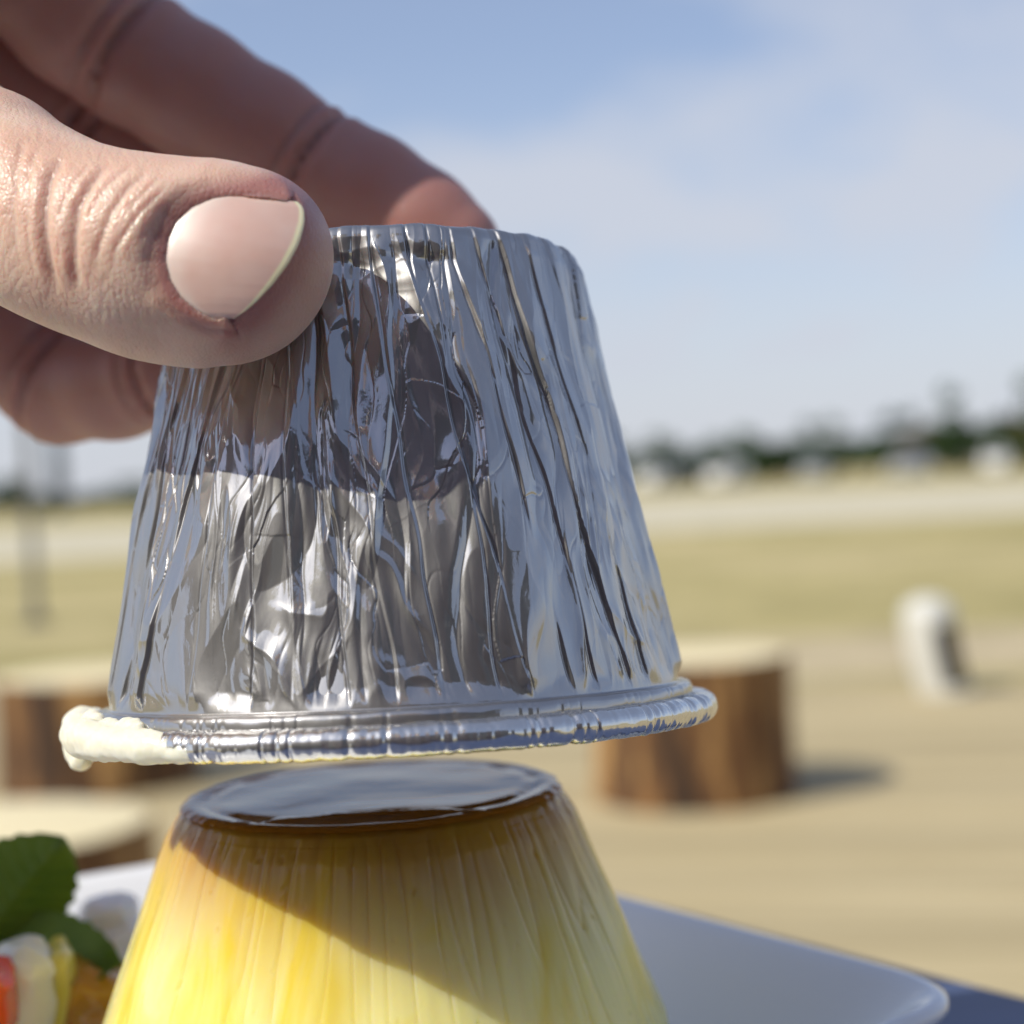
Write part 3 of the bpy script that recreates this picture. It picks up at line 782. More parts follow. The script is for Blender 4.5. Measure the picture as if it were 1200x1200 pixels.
for k in range(56):
    u = k / 55; ph = -92 + u * 64
    wob = math.sin(u * 17) * 0.25 + math.sin(u * 41) * 0.15
    r = (2.5 - 0.95 * u ** 1.2 - 0.5 * sstep(0.8, 1.0, u)) + wob * 0.45
    sp.append((rim_point(ph, 36.1 + 0.3 * wob - 0.1 * u, 1.75 + 0.3 * (1 - u) + 0.35 * wob - 0.5 * sstep(0.7, 1.0, u)), r / 1000))
for k in range(16):                                   # thin film up onto the ledge
    u = k / 15; ph = -76 + u * 30
    sp.append((rim_point(ph, 34.7, 3.4 + 0.7 * math.sin(u * 9) * (1 - u)), 0.0010 + 0.0003 * math.sin(u * 23)))
for dz, r, dp in ((0.4, 2.6, 0), (-0.6, 2.4, 0.2), (-1.6, 2.1, 0.6), (-2.5, 1.8, 1.4), (-3.2, 1.35, 2.6)):
    sp.append((rim_point(-88 + dp, 36.8, 2.0 + dz), r / 1000))
cs = link('cream_smear', blob_mesh('cream_smear', sp, 0.00028, 0.00022, 420.0, 4), cream_m)
tag(cs, 'thick white cream smear hanging from the left rim of the foil cup', 'cream')

# ------------------------------------------------------------------ dessert beside the pudding
def dessert():
    wc = sss('whipped_cream', (0.82, 0.78, 0.74), (1, 0.8, 0.7), 0.002, 0.5)
    def dollop(px, py, d, r, label, seed):
        rs = random.Random(seed); c = at(px, py, d); sp = []
        top = c.z; base = FLOOR_Z + 0.001
        n = 5
        for k in range(n):
            z = base + (top - base) * k / (n - 1) * 0.92; rr = r * (1 - 0.55 * k / (n - 1))
            for j in range(9):
                a = j / 9 * 6.283 + k * 0.5
                sp.append((Vector((c.x + rr * 0.6 * math.cos(a), c.y + rr * 0.6 * math.sin(a), z + rs.uniform(-1, 1) * 0.0008)), rr * 0.5))
            sp.append((Vector((c.x, c.y, z)), rr * 0.75))
        o = link('whipped_cream', blob_mesh('whipped_cream', sp, 0.0006, 0.0006, 300.0, 3), wc); tag(o, label, 'cream', 'whipped cream on the plate')
    dollop(128, 1062, 0.272, 0.0105, 'shaded whipped cream dollop between the mint and the custard pudding', 2)
    dollop(-30, 1115, 0.262, 0.017, 'whipped cream mound at the left edge under the mint leaves', 4)
    # mint
    mm, t, p = mat('mint_leaf')
    c = node(t, 'ShaderNodeTexCoord'); n = node(t, 'ShaderNodeTexNoise', Scale=160.0, Detail=4.0); t.links.new(c.outputs['Object'], n.inputs['Vector'])
    r = node(t, 'ShaderNodeValToRGB'); r.color_ramp.elements[0].color = (0.09, 0.18, 0.02, 1); r.color_ramp.elements[1].color = (0.28, 0.38, 0.05, 1)
    t.links.new(n.outputs['Fac'], r.inputs['Fac']); t.links.new(r.outputs['Color'], p.inputs['Base Color'])
    p.inputs['Roughness'].default_value = 0.55
    tr = node(t, 'ShaderNodeBsdfTranslucent'); tr.inputs['Color'].default_value = (0.22, 0.36, 0.03, 1)
    ms = node(t, 'ShaderNodeMixShader', Fac=0.45); t.links.new(p.outputs[0], ms.inputs[1]); t.links.new(tr.outputs[0], ms.inputs[2]); t.links.new(ms.outputs[0], t.nodes['Material Output'].inputs['Surface'])
    base = at(-20, 1105, 0.250)
    root = empty('mint_sprig', base, 'sprig of green mint leaves on the whipped cream at the lower left', 'mint')
    def leaf(p0, p1, wid, side, cup):
        """serrated, veined leaf from p0 to p1; side is the direction of its width"""
        ax = (p1 - p0); ln = ax.length; ax = ax.normalized(); sd = (side - ax * side.dot(ax)).normalized(); nm = ax.cross(sd)
        nu_, nv_ = 41, 25; V = np.zeros((nu_, nv_, 3))
        for i in range(nu_):
            u = i / (nu_ - 1); w = wid * (math.sin(math.pi * u ** 0.85) ** 0.75 + 0.02) * (1 + 0.10 * abs(math.sin(u * 26)))
            for j in range(nv_):
                v = j / (nv_ - 1) * 2 - 1
                vein = 0.07 * abs(math.sin((u - abs(v) * 0.18) * 24)) * (1 - abs(v) * 0.6)
                h = cup * wid * (abs(v) ** 1.5 - 0.5) + wid * vein + 0.10 * ln * math.sin(u * math.pi) - 0.08 * wid * math.exp(-(v / 0.08) ** 2)
                V[i, j] = p0 + ax * (ln * u) + sd * (v * w) + nm * h - base
        lf = link('leaf', grid_mesh('leaf', V, False), mm, root)
        so = lf.modifiers.new('t', 'SOLIDIFY'); so.thickness = 0.0003
    leaf(at(-18, 1098, 0.250), at(74, 984, 0.246), 0.0072, Vector((0.75, 0.25, -0.6)), 0.25)
    leaf(at(-40, 1095, 0.252), at(140, 1128, 0.238), 0.0055, Vector((0.1, -0.6, -0.8)), -0.2)
    leaf(at(-30, 1100, 0.252), at(-110, 1000, 0.258), 0.0075, Vector((0.5, 0.3, 0.7)), 0.3)
    st = [base, base + Vector((0.001, 0, -0.004)), base + Vector((0.0, 0.001, -0.009))]
    bmx = bmesh.new()
    for q in st:
        rr_ = bmesh.ops.create_icosphere(bmx, subdivisions=2, radius=0.0014); bmesh.ops.scale(bmx, vec=(1, 1, 2.2), verts=rr_['verts']); bmesh.ops.translate(bmx, vec=q - base, verts=rr_['verts'])
    link('stem', bm_mesh('stem', bmx), mm, root)
    # fruit
    def chunk(name, px, py, d, size, rot, m, label, cat, namp=0.0013):
        c = at(px, py, d); rs = []
        bmx = bmesh.new(); box_bm(bmx, 0, 0, 0, size[0], size[1], size[2], min(size) * 0.42, 4)
        bmesh.ops.subdivide_edges(bmx, edges=list(bmx.edges), cuts=3, use_grid_fill=True)
        for v in bmx.verts:
            nn = Vector(perlin(np.array([[v.co.x * 260 + px, v.co.y * 260, v.co.z * 260], [v.co.x * 260, v.co.y * 260 + 9, v.co.z * 260], [v.co.x * 260, v.co.y * 260, v.co.z * 260 + 5]])))
            v.co += nn * namp
        o = link(name, bm_mesh(name, bmx), m); o.location = c; o.rotation_euler = rot
        tag(o, label, cat); return o
    gr = sss('pear_flesh', (0.82, 0.80, 0.66), (1, 0.9, 0.5), 0.002, 0.3, 0.3)
    pk = sss('peach_flesh', (0.62, 0.33, 0.035), (1, 0.5, 0.15), 0.002, 0.25, 0.4)
    rd = sss('strawberry_flesh', (0.72, 0.10, 0.02), (1, 0.3, 0.15), 0.0015, 0.25, 0.4)
    yl = sss('melon_flesh', (0.72, 0.62, 0.12), (1, 0.8, 0.3), 0.002, 0.3, 0.3)
    chunk('pear_slice', 24, 1190, 0.232, (0.0085, 0.012, 0.020), (0.1, 0.15, 0.3), gr, 'pale fruit slice with yellowish edge in front of the whipped cream', 'fruit slice')
    chunk('melon_piece', 58, 1186, 0.236, (0.0045, 0.012, 0.018), (0.0, 0.22, 0.25), yl, 'thin yellow green fruit strip between pale slice and amber fruit', 'fruit slice')
    chunk('peach_piece', 98, 1206, 0.244, (0.0165, 0.014, 0.020), (0.2, 0.25, 0.3), pk, 'amber peach piece beside the base of the custard pudding', 'fruit piece')
    chunk('strawberry_piece', -20, 1204, 0.224, (0.0075, 0.010, 0.018), (0.1, 0.1, 0.2), rd, 'orange red strawberry piece at the lower left corner', 'strawberry')
dessert()

# ------------------------------------------------------------------ the person whose hand holds the cup
def mm_pt(px, py, dmm): return np.array(at(px, py, dmm / 1000.0))
def pxr(rpx, dmm): return rpx * dmm / F / 1000.0
def ch(pts):
    return [mm_pt(a, b, c) for a, b, c, r in pts], [r / 1000.0 for a, b, c, r in pts]
# px, py, depth mm, radius mm
TH = [(-330, 95, 222, 15.5), (-240, 120, 212, 14.5), (-150, 158, 199, 12.6), (-80, 193, 189, 11.0), (-20, 220, 182, 10.1), (40, 254, 178, 9.35), (85, 276, 175.5, 9.15),
      (130, 290, 174, 9.3), (180, 303, 173, 9.85), (230, 310, 172.6, 9.8), (262, 310, 172.6, 9.5), (277, 313, 172.6, 8.95)]
IX = [(-290, -430, 203, 14), (-140, -405, 206, 13.0), (-85, -290, 216, 11.8), (-25, -150, 227, 10.7), (35, -45, 234, 10.0), (92, 18, 237.5, 9.6), (150, 62, 239, 9.3), (225, 108, 238.5, 9.0), (305, 156, 238, 8.6), (370, 197, 237.5, 8.3),
      (430, 232, 236.5, 8.6), (490, 268, 235, 8.0), (528, 292, 234, 7.0)]
MD = [(-340, -230, 228, 14), (-200, -150, 242, 12.0), (-80, -10, 251, 10.6), (30, 105, 254, 9.9), (110, 150, 254, 9.8), (190, 200, 253, 9.4), (270, 255, 250, 9.0), (340, 310, 244, 8.6), (400, 350, 240, 7.6)]
RG = [(-340, -40, 246, 13), (-220, 110, 252, 11.2), (-125, 250, 256, 9.9), (-35, 345, 258, 9.2), (70, 450, 256, 8.7), (135, 448, 250, 8.1), (200, 432, 243, 7.8), (260, 425, 239, 6.8)]
PK = [(-350, 70, 244, 12), (-270, 190, 252, 9.6), (-200, 290, 262, 8.2), (-140, 330, 268, 7.8), (-90, 330, 270, 7.4), (-50, 320, 266, 6.8)]
PALM = [(-290, -420, 206, 15), (-340, -230, 224, 17), (-370, -40, 236, 17), (-390, 60, 238, 14)]
wrist = np.array([-0.178, 0.205, 0.888])
hand_chains = [ch(TH), ch([(262, 300, 172.6, 9.2), (291, 298, 172.4, 8.5)]), ch(IX), ch(MD), ch(RG), ch(PK)]
pc, pr = ch(PALM)
palm_segs = []
w2 = wrist + np.array([0.0, 0.0, 0.012]); w3 = wrist - np.array([0.0, 0.0, 0.012])
for i, q in enumerate(pc):
    palm_segs.append(([q, (w2 if i < 2 else w3)], [pr[i], 0.021]))
palm_segs += [([pc[0], pc[1]], pr[:2]), ([pc[1], pc[2]], pr[1:3]), ([pc[2], pc[3]], pr[2:4])]
tb0 = mm_pt(-330, 95, 222)
palm_segs.append(([tb0, w3], [0.0165, 0.020]))
elbow = np.array([-0.34, -0.02, 0.85])
arm_seg = ([w2 * 0.5 + w3 * 0.5, wrist + (elbow - wrist) * 0.45], [0.025, 0.034])

def seg_d(P, a, b, ra, rb):
    ba = b - a; t = np.clip(((P - a) @ ba) / (ba @ ba), 0, 1)
    q = P - a - t[:, None] * ba
    return np.sqrt(np.einsum('ij,ij->i', q, q)) - (ra + (rb - ra) * t)
def smin(a, b, k):
    h = np.clip(0.5 + 0.5 * (b - a) / k, 0, 1); return b * (1 - h) + a * h - k * h * (1 - h)
def chain_d(P, pts, rads, k=0.0022):
    d = seg_d(P, pts[0], pts[1], rads[0], rads[1])
    for i in range(1, len(pts) - 1): d = smin(d, seg_d(P, pts[i], pts[i + 1], rads[i], rads[i + 1]), k)
    return d
def hand_sdf(P):
    d = None
    for pts, rads in palm_segs + [arm_seg]:
        e = seg_d(P, pts[0], pts[1], rads[0], rads[1]); d = e if d is None else smin(d, e, 0.008)
    fing = None
    for pts, rads in hand_chains:
        e = chain_d(P, pts, rads)
        fing = e if fing is None else smin(fing, e, 0.0012)
    return smin(d, fing, 0.006)
def project(co, it=3):
    eps = 2e-4
    for _ in range(it):
        d = hand_sdf(co)
        g = np.stack([hand_sdf(co + np.eye(3)[k] * eps) - d for k in range(3)], -1) / eps
        g /= np.maximum(1e-6, np.linalg.norm(g, axis=1))[:, None]
        co = co - g * np.clip(d, -0.004, 0.004)[:, None]
    return co, g
def poly_dist(X, Y, pts):
    """distance in px to a polyline, and the fraction along it"""
    best = np.full(X.shape, 1e9); fr = np.zeros(X.shape); n = len(pts) - 1
    for i in range(n):
        (ax, ay), (bx, by) = pts[i], pts[i + 1]
        vx, vy = bx - ax, by - ay; t = np.clip(((X - ax) * vx + (Y - ay) * vy) / (vx * vx + vy * vy), 0, 1)
        d = np.hypot(X - ax - t * vx, Y - ay - t * vy); m = d < best
        best = np.where(m, d, best); fr = np.where(m, (i + t) / n, fr)
    return best, fr
def in_poly(X, Y, pts):
    c = np.zeros(X.shape, bool); n = len(pts)
    for i in range(n):
        (x1, y1), (x2, y2) = pts[i], pts[(i + 1) % n]
        m = ((y1 > Y) != (y2 > Y)) & (X < (x2 - x1) * (Y - y1) / (y2 - y1 + 1e-12) + x1); c ^= m
    return c
# the nail: base curve and free edge in the plane of the picture
N_BASE = [(276, 229), (250, 232), (226, 242), (207, 259), (197, 281), (194, 305), (200, 329), (212, 348), (230, 363), (252, 374)]
N_EDGE = [(346, 236), (353, 243), (353, 260), (346, 283), (333, 308), (316, 332), (298, 353), (284, 366), (273, 373)]
NAIL = N_BASE[::-1] + N_EDGE
N_FOLD = [(336, 230), (306, 227)] + N_BASE + [(262, 380)]
# the plate of the nail: a smooth arched sheet fitted to the finger (depth as a quadric of picture position)
def nail_basis(X, Y):
    x, y = (X - 272) / 80, (Y - 302) / 80
    return np.stack([x * 0 + 1, x, y, x * x, x * y, y * y], -1)
_gx, _gy = np.meshgrid(np.linspace(205, 335, 14), np.linspace(240, 368, 14)); _gx = _gx.ravel(); _gy = _gy.ravel()
_k = in_poly(_gx, _gy, NAIL); _gx, _gy = _gx[_k], _gy[_k]
_d = np.full(_gx.shape, 0.155)
for _ in range(40): _d = _d + np.clip(hand_sdf(at_np(_gx, _gy, _d)), -0.001, 0.004) * 0.9
NQ = np.linalg.lstsq(nail_basis(_gx, _gy), _d, rcond=None)[0]
NQ[1] = 0.0001; NQ[2] = -0.0009
NQ[3:] *= 0.85
def nail_depth(X, Y): return nail_basis(X, Y) @ NQ
def body():
    bm = bmesh.new()
    def sph(c, r):
        q = bmesh.ops.create_icosphere(bm, subdivisions=2, radius=r); bmesh.ops.translate(bm, vec=Vector(c), verts=q['verts'])
    for pts, rads in hand_chains + palm_segs + [arm_seg]:
        for i in range(len(pts) - 1):
            ln = np.linalg.norm(pts[i + 1] - pts[i]); n = max(2, int(ln / 0.0035))
            for k in range(n + 1):
                u = k / n; sph(pts[i] * (1 - u) + pts[i + 1] * u, rads[i] * (1 - u) + rads[i + 1] * u)
    o = bpy.data.objects.new('tmp', bm_mesh('tmp', bm)); COL.objects.link(o)
    md = o.modifiers.new('r', 'REMESH'); md.mode = 'VOXEL'; md.voxel_size = 0.0011
    me = bpy.data.meshes.new_from_object(o.evaluated_get(bpy.context.evaluated_depsgraph_get())); bpy.data.objects.remove(o)
    # finer faces on the near side of the thumb
    for rnd in range(2):
        bm = bmesh.new(); bm.from_mesh(me)
        co = np.array([v.co[:] for v in bm.verts]); X, Y, D = to_px(co)
        ok = (X > -40) & (X < 400) & (Y > 80) & (Y < 450) & (D < 0.1765)
        es = [e for e in bm.edges if ok[e.verts[0].index] and ok[e.verts[1].index]]
        bmesh.ops.subdivide_edges(bm, edges=es, cuts=2 if rnd == 0 else 1, use_grid_fill=True)
        bmesh.ops.triangulate(bm, faces=[f for f in bm.faces if len(f.verts) > 4])
        bm.to_mesh(me); bm.free()
    n = len(me.vertices); co = np.zeros(n * 3, np.float32); me.vertices.foreach_get('co', co); co = co.reshape(-1, 3).astype(np.float64)
    co, g = project(co, 2)
    X, Y, D = to_px(co)
    facing = np.clip(-(g @ Fd_), 0, 1)
    front = (X > -260) & (X < 400) & (D < 0.178) & (facing > 0.0)
    fw = np.where(front, sstep(0.0, 0.35, facing), 0)
    h = np.zeros(n)
    creases = [([(78, 176), (58, 209), (51, 244), (51, 276), (58, 314), (70, 350)], 6.0, 0.50),
               ([(134, 184), (105, 216), (91, 244), (86, 276), (86, 311), (93, 352)], 5.5, 0.45),
               ([(108, 190), (88, 214), (74, 240), (69, 262)], 3.0, 0.14), ([(72, 280), (70, 305), (76, 330)], 2.6, 0.08),
               ([(180, 193), (147, 223), (129, 251), (115, 288), (112, 312)], 3.6, 0.22),
               ([(158, 190), (128, 215), (110, 240), (103, 262)], 2.8, 0.14),
               ([(198, 216), (164, 248), (142, 280), (128, 305)], 3.0, 0.15), ([(204, 236), (178, 262), (156, 294)], 2.6, 0.10),
               ([(190, 205), (170, 225), (150, 248)], 2.2, 0.07),
               ([(30, 150), (18, 200), (14, 250), (20, 300)], 4.0, 0.12), ([(2, 130), (-10, 190), (-12, 260), (-4, 320)], 4.0, 0.10),
               ([(44, 165), (34, 205), (31, 250), (36, 300), (46, 335)], 3.2, 0.12),
               ([(-28, 120), (-38, 190), (-38, 260), (-30, 320)], 4.5, 0.10)]
    for pts, w, dep in creases:
        d, f = poly_dist(X, Y, pts); ed = sstep(0, 0.2, f) * (1 - sstep(0.8, 1.0, f))
        h += 0.8 * ed * dep * (-np.exp(-(d / w) ** 2) + 0.42 * np.exp(-((d - 2.4 * w) / (1.7 * w)) ** 2))
    # fine skin lines over the knuckle
    kn = sstep(-140, 20, X) * (1 - sstep(150, 215, X))
    a1 = 1 - np.abs(perlin(np.stack([(X - 0.35 * Y) * 0.085, (Y + 0.3 * X) * 0.022, X * 0 + 3], -1))) * 2.2
    a2 = 1 - np.abs(perlin(np.stack([(X + 0.5 * Y) * 0.07, (Y - 0.4 * X) * 0.028, X * 0 + 8], -1))) * 2.2
    h -= kn * 0.06 * (np.clip(a1, 0, 1) ** 6 + 0.8 * np.clip(a2, 0, 1) ** 6)
    # nail bed, folds and finger pulp
    ins = in_poly(X, Y, NAIL); db, fb = poly_dist(X, Y, N_FOLD); fdf = sstep(0, 0.2, fb) * (1 - sstep(0.88, 1.0, fb)); de, fe = poly_dist(X, Y, N_EDGE)
    dn = np.minimum(db, de)
    out = ~ins
    h += np.where(out & (db <= de + 2), 0, 0)
    dips = np.exp(-(de / 26.0) ** 2) * np.where(out, 1, 0) * sstep(0.0, 8, db)
    h -= 0.45 * dips
    lo = [(188, 352), (215, 372), (245, 386), (278, 391)]
    d, f = poly_dist(X, Y, lo); h += 0.26 * np.exp(-((d - 4) / 8) ** 2) - 0.22 * np.exp(-(d / 3.0) ** 2) * sstep(0, .2, f)
    co = co + g * (h * fw)[:, None] / 1000
    X2, Y2, D2 = to_px(co)
    far = np.exp(-(de / 24.0) ** 2)
    want = np.where(ins, nail_depth(X2, Y2) + 0.0005 * sstep(0, 5, dn), nail_depth(X2, Y2) + 0.0008)
    edge_side = de < db
    want = np.where(ins | edge_side, want, nail_depth(X2, Y2) - 0.00012)
    wt = np.where(front, np.where(ins, 1.0, np.where(edge_side, far, np.exp(-(db / 24.0) ** 2))), 0) * sstep(0.08, 0.35, facing)
    mv = np.clip(want - D2, -0.0022, 0.003) * wt
    mv = mv + np.where(front & ~ins & ~edge_side, fdf * (-0.00016 * np.exp(-((db - 9) / 8.0) ** 2) + 0.00012 * np.exp(-(db / 3.0) ** 2)), 0)
    co = co + (co - C_) / D2[:, None] * mv[:, None]
    # joint creases of the fingers behind
    for pts, rads, js in ((hand_chains[2][0], hand_chains[2][1], (6, 9)), (hand_chains[3][0], hand_chains[3][1], (4, 6)), (hand_chains[4][0], hand_chains[4][1], (4, 6))):
        for j in js:
            ax = pts[j + 1] - pts[j - 1]; ax /= np.linalg.norm(ax)
            for off, dep, w in ((0.0, 1.9, 0.9), (-2.8, 1.0, 0.8)):
                s = ((co - pts[j]) @ ax) * 1000 - off
                near = np.linalg.norm(co - pts[j], axis=1) < rads[j] * 1.5
                wgt = np.where(near & ~front, np.exp(-(s / w) ** 2), 0)
                co = co - g * (wgt * dep * np.clip(-(g @ Fd_) + 0.3, 0, 1))[:, None] / 1000
    me.vertices.foreach_set('co', co.astype(np.float32).reshape(-1))
    # colour of the skin: redder at the nail folds, the finger pads and the creases, plus painted shade
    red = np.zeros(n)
    red += np.where(front & out, 0.95 * np.exp(-(db / 19.0) ** 2) * (1 - 0.5 * sstep(0.75, 1, fb)), 0)  # reddish nail fold, with its soft shadow painted in
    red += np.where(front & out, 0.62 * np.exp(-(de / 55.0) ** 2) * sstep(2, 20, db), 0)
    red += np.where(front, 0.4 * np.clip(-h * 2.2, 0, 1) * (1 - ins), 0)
    red = red * 1.25 + np.where(~front, 0.95 * sstep(0.181, 0.222, D), 0)  # rear fingers go dark mauve with depth, their shade put into the colour
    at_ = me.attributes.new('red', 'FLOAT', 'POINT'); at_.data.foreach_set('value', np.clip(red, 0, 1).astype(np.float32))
    me.update()
    return me, co

m, t, p = mat('skin')
c = node(t, 'ShaderNodeTexCoord')
ar = node(t, 'ShaderNodeAttribute', attribute_name='red')
nz1 = node(t, 'ShaderNodeTexNoise', Scale=140.0, Detail=5.0); t.links.new(c.outputs['Object'], nz1.inputs['Vector'])
r = node(t, 'ShaderNodeValToRGB'); e = r.color_ramp.elements
e[0].position = 0.3; e[0].color = (0.68, 0.44, 0.34, 1); e[1].position = 0.7; e[1].color = (0.78, 0.57, 0.46, 1)
t.links.new(nz1.outputs['Fac'], r.inputs['Fac'])
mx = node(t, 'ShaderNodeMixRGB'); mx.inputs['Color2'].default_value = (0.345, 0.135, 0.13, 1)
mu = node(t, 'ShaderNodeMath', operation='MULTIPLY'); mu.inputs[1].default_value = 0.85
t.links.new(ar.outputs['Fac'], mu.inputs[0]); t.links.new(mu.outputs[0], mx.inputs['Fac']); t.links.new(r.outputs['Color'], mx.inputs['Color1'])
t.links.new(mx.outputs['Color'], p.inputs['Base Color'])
p.inputs['Subsurface Weight'].default_value = 0.8; p.inputs['Subsurface Radius'].default_value = (1.0, 0.32, 0.17); p.inputs['Subsurface Scale'].default_value = 0.0022
p.inputs['Roughness'].default_value = 0.37; p.inputs['Specular IOR Level'].default_value = 0.5
mpn = node(t, 'ShaderNodeMapping'); mpn.inputs['Scale'].default_value = (1900, 1900, 1250); mpn.inputs['Rotation'].default_value = (0, 0.4, 0); t.links.new(c.outputs['Object'], mpn.inputs['Vector'])
vo = node(t, 'ShaderNodeTexVoronoi', feature='DISTANCE_TO_EDGE', Scale=1.0); t.links.new(mpn.outputs['Vector'], vo.inputs['Vector'])
vr = node(t, 'ShaderNodeMapRange'); vr.inputs['From Max'].default_value = 0.25; t.links.new(vo.outputs['Distance'], vr.inputs['Value'])
b1 = node(t, 'ShaderNodeBump', Strength=0.6, Distance=0.00006); t.links.new(vr.outputs['Result'], b1.inputs['Height'])
nz3 = node(t, 'ShaderNodeTexNoise', Scale=4500.0, Detail=3.0); t.links.new(c.outputs['Object'], nz3.inputs['Vector'])
b2 = node(t, 'ShaderNodeBump', Strength=0.6, Distance=0.00003); t.links.new(nz3.outputs['Fac'], b2.inputs['Height']); t.links.new(b1.outputs['Normal'], b2.inputs['Normal'])
t.links.new(b2.outputs['Normal'], p.inputs['Normal'])
skin_m = m

person = empty('person', (0.0, -0.33, 0.0), 'left hand of a person pinching the foil cup from above, thumbnail facing the viewer', 'person')
def pchild(name, me, mt, par=None, **k):
    o = link(name, me, mt, **k); o.parent = par or person
    o.matrix_parent_inverse = Matrix.Translation((0.0, 0.33, 0.0)) if par is None else Matrix.Identity(4)
    return o
hand_me, hand_co = body()

# nail plate, laid on the thumb
def resample(pts, n):
    P = np.array(pts, float); s = np.concatenate([[0], np.cumsum(np.linalg.norm(np.diff(P, axis=0), axis=1))]); s /= s[-1]
    u = np.linspace(0, 1, n); q = np.stack([np.interp(u, s, P[:, 0]), np.interp(u, s, P[:, 1])], -1)
    for _ in range(3): q[1:-1] = (q[:-2] + 2 * q[1:-1] + q[2:]) / 4
    return q
def nail():
    nt_, ns_ = 61, 49
    Lc = resample(N_BASE, nt_); Rc = resample(N_EDGE, nt_)
    s = np.linspace(-0.06, 1.03, ns_)[None, :, None]
    XY = Lc[:, None] * (1 - s) + Rc[:, None] * s
    X, Y = XY[..., 0].ravel(), XY[..., 1].ravel()
    tt = np.linspace(-1, 1, nt_)[:, None] * np.ones((1, ns_)); ss = np.linspace(0, 1, ns_)[None] * np.ones((nt_, 1))
    # smooth plate: arched across, sunk at the base and the sides, standing free at the tip
    lift = 0.06 - 0.26 * (1 - sstep(0.0, 0.10, ss)) - 0.24 * sstep(0.88, 1.0, np.abs(tt)) * (1 - 0.8 * ss)
    dd = nail_depth(X, Y).reshape(nt_, ns_) - lift / 1000
    ridg = 0.016 * perlin(np.stack([tt * 14, ss * 0.8, tt * 0], -1)) + 0.05 * perlin(np.stack([tt * 1.7, ss * 1.7, tt * 0 + 5], -1))
    top = at_np(X.reshape(nt_, ns_), Y.reshape(nt_, ns_), dd - ridg / 1000)
    thick = 0.00048
    bot = at_np(X.reshape(nt_, ns_), Y.reshape(nt_, ns_), dd + thick)
    # closed sheet: top, rounded free edge, underside
    ring = np.concatenate([top, (top[:, -1:] * 0.75 + bot[:, -1:] * 0.25) + 0.12 * (top[:, -1:] - top[:, -4:-3]), (top[:, -1:] * 0.25 + bot[:, -1:] * 0.75) + 0.12 * (top[:, -1:] - top[:, -4:-3]), bot[:, ::-1]], axis=1)
    me = flip(grid_mesh('thumbnail', ring, False))
    ed = np.concatenate([sstep(0.935, 0.955, ss) * 1.0, np.ones((nt_, 2)), np.ones((nt_, ns_))], axis=1)
    a = me.attributes.new('edge', 'FLOAT', 'POINT'); a.data.foreach_set('value', ed.ravel().astype(np.float32))
    lu = np.concatenate([(1 - sstep(0.08, 0.3, ss + 0.12 * tt ** 2)), np.zeros((nt_, 2)), np.zeros((nt_, ns_))], axis=1)
    a = me.attributes.new('lunula', 'FLOAT', 'POINT'); a.data.foreach_set('value', lu.ravel().astype(np.float32))
    m, t, p = mat('nail')
    e1 = node(t, 'ShaderNodeAttribute', attribute_name='edge'); e2 = node(t, 'ShaderNodeAttribute', attribute_name='lunula')
    m1 = node(t, 'ShaderNodeMixRGB'); m1.inputs['Color1'].default_value = (0.72, 0.45, 0.38, 1); m1.inputs['Color2'].default_value = (0.80, 0.60, 0.53, 1)
    m2 = node(t, 'ShaderNodeMixRGB'); m2.inputs['Color2'].default_value = (0.88, 0.78, 0.52, 1)
    nn_ = node(t, 'ShaderNodeTexNoise', Scale=260.0, Detail=4.0); cc_ = node(t, 'ShaderNodeTexCoord'); t.links.new(cc_.outputs['Object'], nn_.inputs['Vector'])
    ma_ = node(t, 'ShaderNodeMath', operation='MULTIPLY_ADD'); ma_.inputs[1].default_value = 1.2; ma_.inputs[2].default_value = -0.35; t.links.new(nn_.outputs['Fac'], ma_.inputs[0])
    ad_ = node(t, 'ShaderNodeMath', operation='ADD', use_clamp=True); t.links.new(e2.outputs['Fac'], ad_.inputs[0]); t.links.new(ma_.outputs[0], ad_.inputs[1])
    t.links.new(ad_.outputs[0], m1.inputs['Fac']); t.links.new(m1.outputs[0], m2.inputs['Color1']); t.links.new(e1.outputs['Fac'], m2.inputs['Fac'])
    t.links.new(m2.outputs[0], p.inputs['Base Color'])
    p.inputs['Subsurface Weight'].default_value = 0.5; p.inputs['Subsurface Radius'].default_value = (1, 0.5, 0.35); p.inputs['Subsurface Scale'].default_value = 0.001
    p.inputs['Roughness'].default_value = 0.40; p.inputs['Specular IOR Level'].default_value = 1.0; p.inputs['Coat Weight'].default_value = 0.4; p.inputs['Coat Roughness'].default_value = 0.25
    return me, m
nail_me, nail_m = nail()

# rest of the body, seated behind the camera: torso, head and arms grown as one figure, with clothes over it
def tube_spheres(pts, step=0.02):
    out = []
    for (a, ra), (b, rb) in zip(pts[:-1], pts[1:]):
        a, b = Vector(a), Vector(b); n = max(2, int((b - a).length / step))
        for k in range(n + 1): out.append((a.lerp(b, k / n), ra + (rb - ra) * k / n))
    return out
PX, PY = 0.0, -0.33
head_c = Vector((PX, PY + 0.05, 1.27))
sk = tube_spheres([((PX, PY, 1.04), 0.055), ((PX, PY + 0.02, 1.16), 0.052), ((PX, PY + 0.04, 1.20), 0.062)], 0.01)
sk += tube_spheres([((PX, PY + 0.045, 1.22), 0.066), ((PX, PY + 0.04, 1.30), 0.080)], 0.01)
sk += [((head_c + Vector((0, 0.078, -0.015))), 0.014), (head_c + Vector((0, 0.082, -0.025)), 0.012), (head_c + Vector((-0.077, 0.0, -0.01)), 0.018), (head_c + Vector((0.077, 0.0, -0.01)), 0.018),
       (head_c + Vector((0, 0.06, -0.075)), 0.024)]
coarse = blob_mesh('coarse', sk, 0.006, 0, 1, 3)
